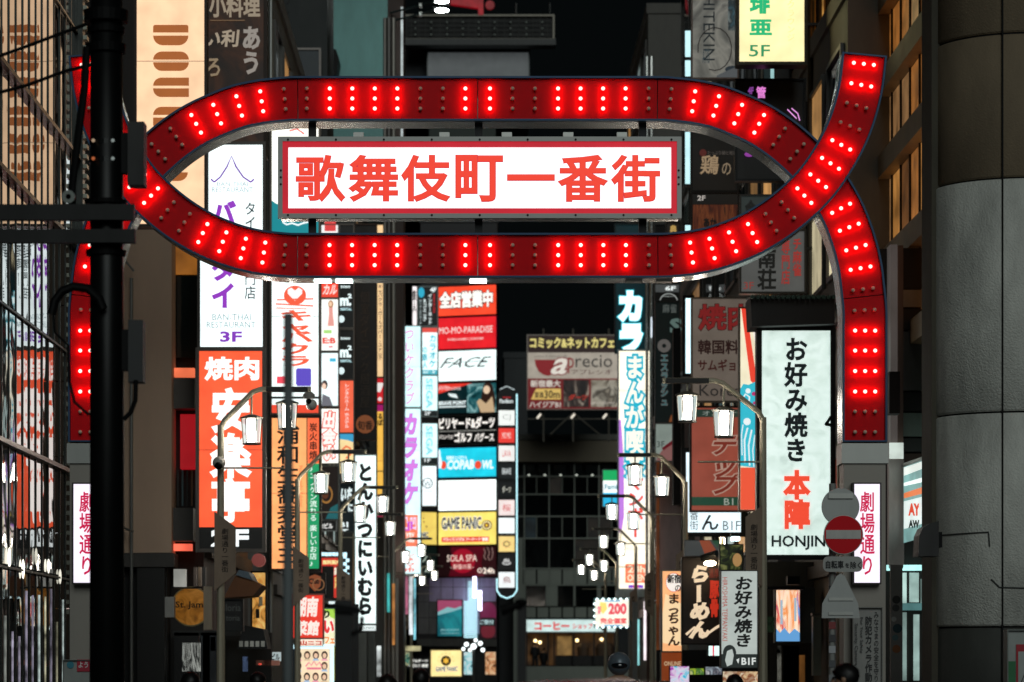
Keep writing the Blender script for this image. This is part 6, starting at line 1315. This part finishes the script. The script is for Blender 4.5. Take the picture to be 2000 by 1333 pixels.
for i, (p_, lb_) in enumerate((([(-60, 112), (30, 80), (110, 50), (170, 28)], 'upper thin black cable crossing the left upper corner'), ([(-60, 168), (30, 145), (112, 115), (180, 98)], 'lower thin black cable crossing the left upper corner'))):
    tag(obj('overhead_cable', MB().tube(W(p_, Yp2, .3 + .2 * i), .014, 8), BLACK, None, loc=(X(0, Yp2), Yp2, Z(100, Yp2))), lb_, 'cable')
Yg = 15.
gp = tag(obj('slim_pole', MB().tube([(X(562, Yg), Yg, 0), (X(563, Yg), Yg, Z(614, Yg))], [.026, .0225], 14).ball((X(563, Yg), Yg, Z(614, Yg)), .0225, .0225, .006, 12, 6), paint('747c7e', .7, 0, .25, 3), None, True, loc=(X(562, Yg), Yg, 0)), 'slim blurred grey pole rising from the bottom edge on the left', 'pole')
Ym = 17.
for i, (px, top, lb_) in enumerate(((672, 1172, 'blurred black post standing before the portrait poster and cutlet sign'), (1019, 1176, 'blurred black post with a bracket arm in the lower middle'))):
    t = thing('black_post', lb_, 'post', (X(px, Ym), Ym, 0))
    obj('shaft', MB().box(X(px - (17 if i == 0 else 9), Ym), X(px + (17 if i == 0 else 9), Ym), Ym - .03, Ym + .03, 0, Z(top, Ym)), paint('0c0e0f', .5), t)
    if i == 0:
        obj('cap', MB().prism([(X(a, Ym), Z(b_, Ym)) for a, b_ in ((654, 1180), (690, 1186), (712, 1192), (712, 1200), (690, 1198), (654, 1196))], Ym - .06, Ym - .032), BLACK, t)
        obj('visor', MB().tube(W([(688, 1240), (706, 1230), (708, 1205)], Ym, -.05), .012, 6), BLACK, t)
    else:
        obj('bracket_arm', MB().tube(W([(1019, 1180), (1000, 1186), (978, 1194)], Ym, -.05), [.02, .022, .03], 8), BLACK, t)
        obj('cap', MB().ball((X(1018, Ym), Ym - .05, Z(1177, Ym)), .036, .03, .02, 12, 6), BLACK, t)

# small details on the gate leg base, left
sign('notice_board', 'white notice with blue figure and red square at the foot of the left gate leg', 'notice', (124, 1290, 176, 1345), 36.8, '9aa09c', 0, [('d', 137, 1299, 7, '2a8aa0'), ('r', (150, 1288, 176, 1312), 'b81838'), ('t', 'よう', (153, 1293, 172, 1305), 'e8e0e0', {'b': .03})], frame='8a8e8a', fw=1)
sl = clutter('stone_wall', 'dim tan stone wall strip behind the left gate leg', 'wall', [('slab', 126, 450 + i * 148, 232, 596 + i * 148, paint('5a4a3c', .7, 0, .3, 2)) for i in range(6)], 48.2)

# ---------------------------------------------------------------- people
def skin_body(name, verts, edges, radii, mat, parent, sub=2):
    me = bpy.data.meshes.new(name); me.from_pydata(verts, edges, []); me.materials.append(mat)
    o = bpy.data.objects.new(name, me); COL.objects.link(o); o.parent = parent
    sm = o.modifiers.new('s', 'SKIN'); sm.use_smooth_shade = True
    lay = me.skin_vertices[0] if len(me.skin_vertices) else me.attributes
    for i, r_ in enumerate(radii): me.skin_vertices[0].data[i].radius = r_ if isinstance(r_, tuple) else (r_, r_)
    me.skin_vertices[0].data[0].use_root = True
    ss_ = o.modifiers.new('u', 'SUBSURF'); ss_.levels = sub; ss_.render_levels = sub
    return o
SK = paint('b08a70', .5, 0, .05)
def person(label, x, Y, h, hair, coat, trousers, rz=0., group=None, helmet=None, sit=False):
    t = thing('person', label, 'person', (x, Y, 0.01), group, rz)
    k = h / 1.72
    V_ = [(0, 0, .93), (0, 0, 1.12), (0, -.01, 1.32), (0, 0, 1.44), (0, -.01, 1.50), (0, -.015, 1.565), (0, -.02, 1.64),
         (.18, 0, 1.40), (.24, .02, 1.14), (.22, -.08, .92), (-.18, 0, 1.40), (-.24, .02, 1.14), (-.22, -.08, .92),
         (.09, 0, .88), (.10, -.02, .48), (.10, .02, .08), (.10, -.13, .04), (-.09, 0, .88), (-.10, .06, .48), (-.10, .10, .08), (-.10, -.04, .04)]
    E_ = [(0, 1), (1, 2), (2, 3), (3, 4), (4, 5), (5, 6), (3, 7), (7, 8), (8, 9), (3, 10), (10, 11), (11, 12), (0, 13), (13, 14), (14, 15), (15, 16), (0, 17), (17, 18), (18, 19), (19, 20)]
    Rr = [(.15, .11), (.14, .11), (.17, .12), (.09, .08), .055, (.075, .09), (.07, .085), .07, .05, .035, .07, .05, .035, .085, .06, .045, .04, .085, .06, .045, .04]
    body = skin_body('body', [(a * k, b_ * k, c * k) for a, b_, c in V_], E_, [tuple(q * k for q in r_) if isinstance(r_, tuple) else r_ * k for r_ in Rr], SK, t)
    o3 = t.location
    def at(a, b_, c): return (x + a * k, Y + b_ * k, .01 + c * k)
    # clothes as shells round the body
    cl_ = MB().lathe([(.17 * k, .80 * k), (.185 * k, .95 * k), (.18 * k, 1.1 * k), (.20 * k, 1.3 * k), (.19 * k, 1.4 * k), (.12 * k, 1.455 * k), (.07 * k, 1.49 * k)], (x, Y, 0), 20)
    c_ = obj('jacket', cl_, coat, t, True)
    for v in c_.data.vertices: v.co.y *= .68
    for s in (1, -1):
        obj('sleeve', MB().tube([at(s * .15, 0, 1.42), at(s * .21, .01, 1.3), at(s * .25, .02, 1.14), at(s * .23, -.07, .95)], [.075 * k, .075 * k, .062 * k, .05 * k], 12), coat, t, True)
        sh = 0 if s > 0 else .06
        obj('trouser_leg', MB().tube([at(s * .09, 0, .9), at(s * .10, sh * .9 - .01, .48), at(s * .10, sh + .04, .1)], [.105 * k, .08 * k, .065 * k], 12), trousers, t, True)
        obj('shoe', MB().ball(at(s * .10, sh - .02, .045), .05 * k, .14 * k, .045 * k, 12, 8), BLACK, t, True)
    # face
    for s in (1, -1):
        obj('eye', MB().ball(at(s * .03, -.102, 1.62), .010 * k, n=8, m=6), BLACK, t)
        obj('ear', MB().ball(at(s * .078, -.01, 1.61), .012 * k, .022 * k, .03 * k, 8, 6), SK, t, True)
    obj('nose', MB().ball(at(0, -.112, 1.595), .011 * k, .018 * k, .022 * k, 8, 6), SK, t, True)
    obj('mouth', MB().ball(at(0, -.1, 1.555), .022 * k, .008 * k, .006 * k, 8, 6), paint('8a4a44', .5), t)
    if helmet is None:
        hm = MB()
        n, m = 22, 12; vs = []
        for i in range(m + 1):
            a = -PI * .18 + (PI / 2 + PI * .18) * (i - (.05 if i == m else 0)) / m
            for j in range(n):
                tt = 2 * PI * j / n
                back = max(0, math.sin(tt)); front = max(0, -math.sin(tt))
                lowcut = .055 * front * (1 if i < 5 else .3 if i < 8 else 0)
                rr = (1 + .05 * math.sin(5 * tt + i) * .5 + rnd.uniform(-.02, .02))
                vs.append(at(.088 * math.cos(a) * math.cos(tt) * rr, -.01 + .105 * math.cos(a) * math.sin(tt) * rr, 1.635 + .098 * math.sin(a) * rr + lowcut * max(0, 1 - i / 8)))
        fs = [(i * n + j, i * n + (j + 1) % n, (i + 1) * n + (j + 1) % n, (i + 1) * n + j) for i in range(m) for j in range(n)] + [tuple(m * n + j for j in range(n))]
        obj('hair', hm.add(vs, fs), hair, t, True)
    else:
        hl = obj('helmet', MB().ball(at(0, 0, 1.64), .135 * k, .15 * k, .14 * k, 24, 16), helmet, t, True)
        obj('visor', MB().ball(at(0, .09, 1.62), .1 * k, .075 * k, .05 * k, 16, 8), glass('10181c', .1), hl, True)
    return t
HB = paint('0a0807', .5, 0, .3); HB2 = paint('17100c', .5, 0, .3)
CT = [paint('17181b', .7), paint('2a2622', .7), paint('1c2630', .7), paint('3a3634', .7)]
TR = paint('15161a', .7)
def headtop(px, py, Y): return X(px, Y), (Z(py, Y)) / 1.733 * 1.72
def ppl(label, px, py, Y, hair, coat, rz=180, helmet=None, sc_=1.):
    x_, h = headtop(px, py, Y); person(label, x_, Y, h * sc_, hair, coat, TR, R(rz), None, helmet)
ppl('person with dark hair seen from the side in front of the road sign pole', 1655, 1298, 23, HB, CT[0], 250)
ppl('person with black hair seen from behind below the narrow violet karaoke sign', 822, 1308, 30, HB, CT[1], 180)
ppl('person mostly hidden at the bottom edge, left of the street centre', 757, 1319, 27, HB2, CT[2], 170)
ppl('person with dark hair low at the bottom edge under the round golden sign', 372, 1314, 26, HB, CT[0], 190)
ppl('person with short hair low below the white hanging banner', 1435, 1319, 28, HB, CT[1], 180)
ppl('person in silhouette low below the striped shop awning', 503, 1314, 31, HB, CT[3], 160)
ppl('person with a round grey motorcycle helmet in front of the coffee shop', 1209, 1283, 37, HB, paint('4a3a3c', .7), 180, paint('6d7a84', .35, .2))
def shop_person(label, px, Y, zf, rz):
    t = person(label, X(px, Y), Y, 1.62, HB, CT[0], TR, R(rz), 'customers behind the coffee shop window')
    t.location.z = zf
shop_person('standing customer in dark clothes at the left of the coffee shop window', 1045, 175.65, Z(1311, tx), 200)
shop_person('lower customer in dark clothes right of the standing one in the coffee shop', 1062, 175.65, Z(1322, tx), 150)
# dark car roof passing at the bottom edge
cr = thing('taxi', 'dark car roof with a thin red edge at the very bottom of the picture', 'car', (X(1115, 14), 14, 0))
zt = Z(1328, 14)
pts = [(-2.2, .35), (2.2, .35), (2.25, .85), (1.5, .95), (.8, zt - .16), (.32, zt - .02), (.1, zt), (-.25, zt - .01), (-.6, zt - .05), (-1.5, zt - .3), (-2.2, 1.0)]
cxx = X(1115, 14) + .15
obj('body', MB().prism([(cxx + a, b_) for a, b_ in pts], 13.2, 14.9), paint('0b0c0e', .25, .3), cr)
obj('roof_edge', MB().tube([(cxx - .24, 13.18, zt - .018), (cxx + .3, 13.18, zt - .022)], .006, 6), lit('a01018', .6, False, 0), cr)
for a in (-1.4, 1.4):
    for yy in (13.1, 14.8): obj('wheel', MB().lathe([(.33, 0), (.33, .2)], (cxx + a, yy, .335), 24, 'y'), BLACK, cr)
for a, b_ in ((-1.15, -.1), (0, .75)):
    obj('window', MB().prism([(cxx + a - .1, 1.0), (cxx + b_, 1.0), (cxx + b_ - .05, zt - .34), (cxx + a + .1, zt - .34)], 13.17, 13.19), glass('0a0e10', .05), cr)
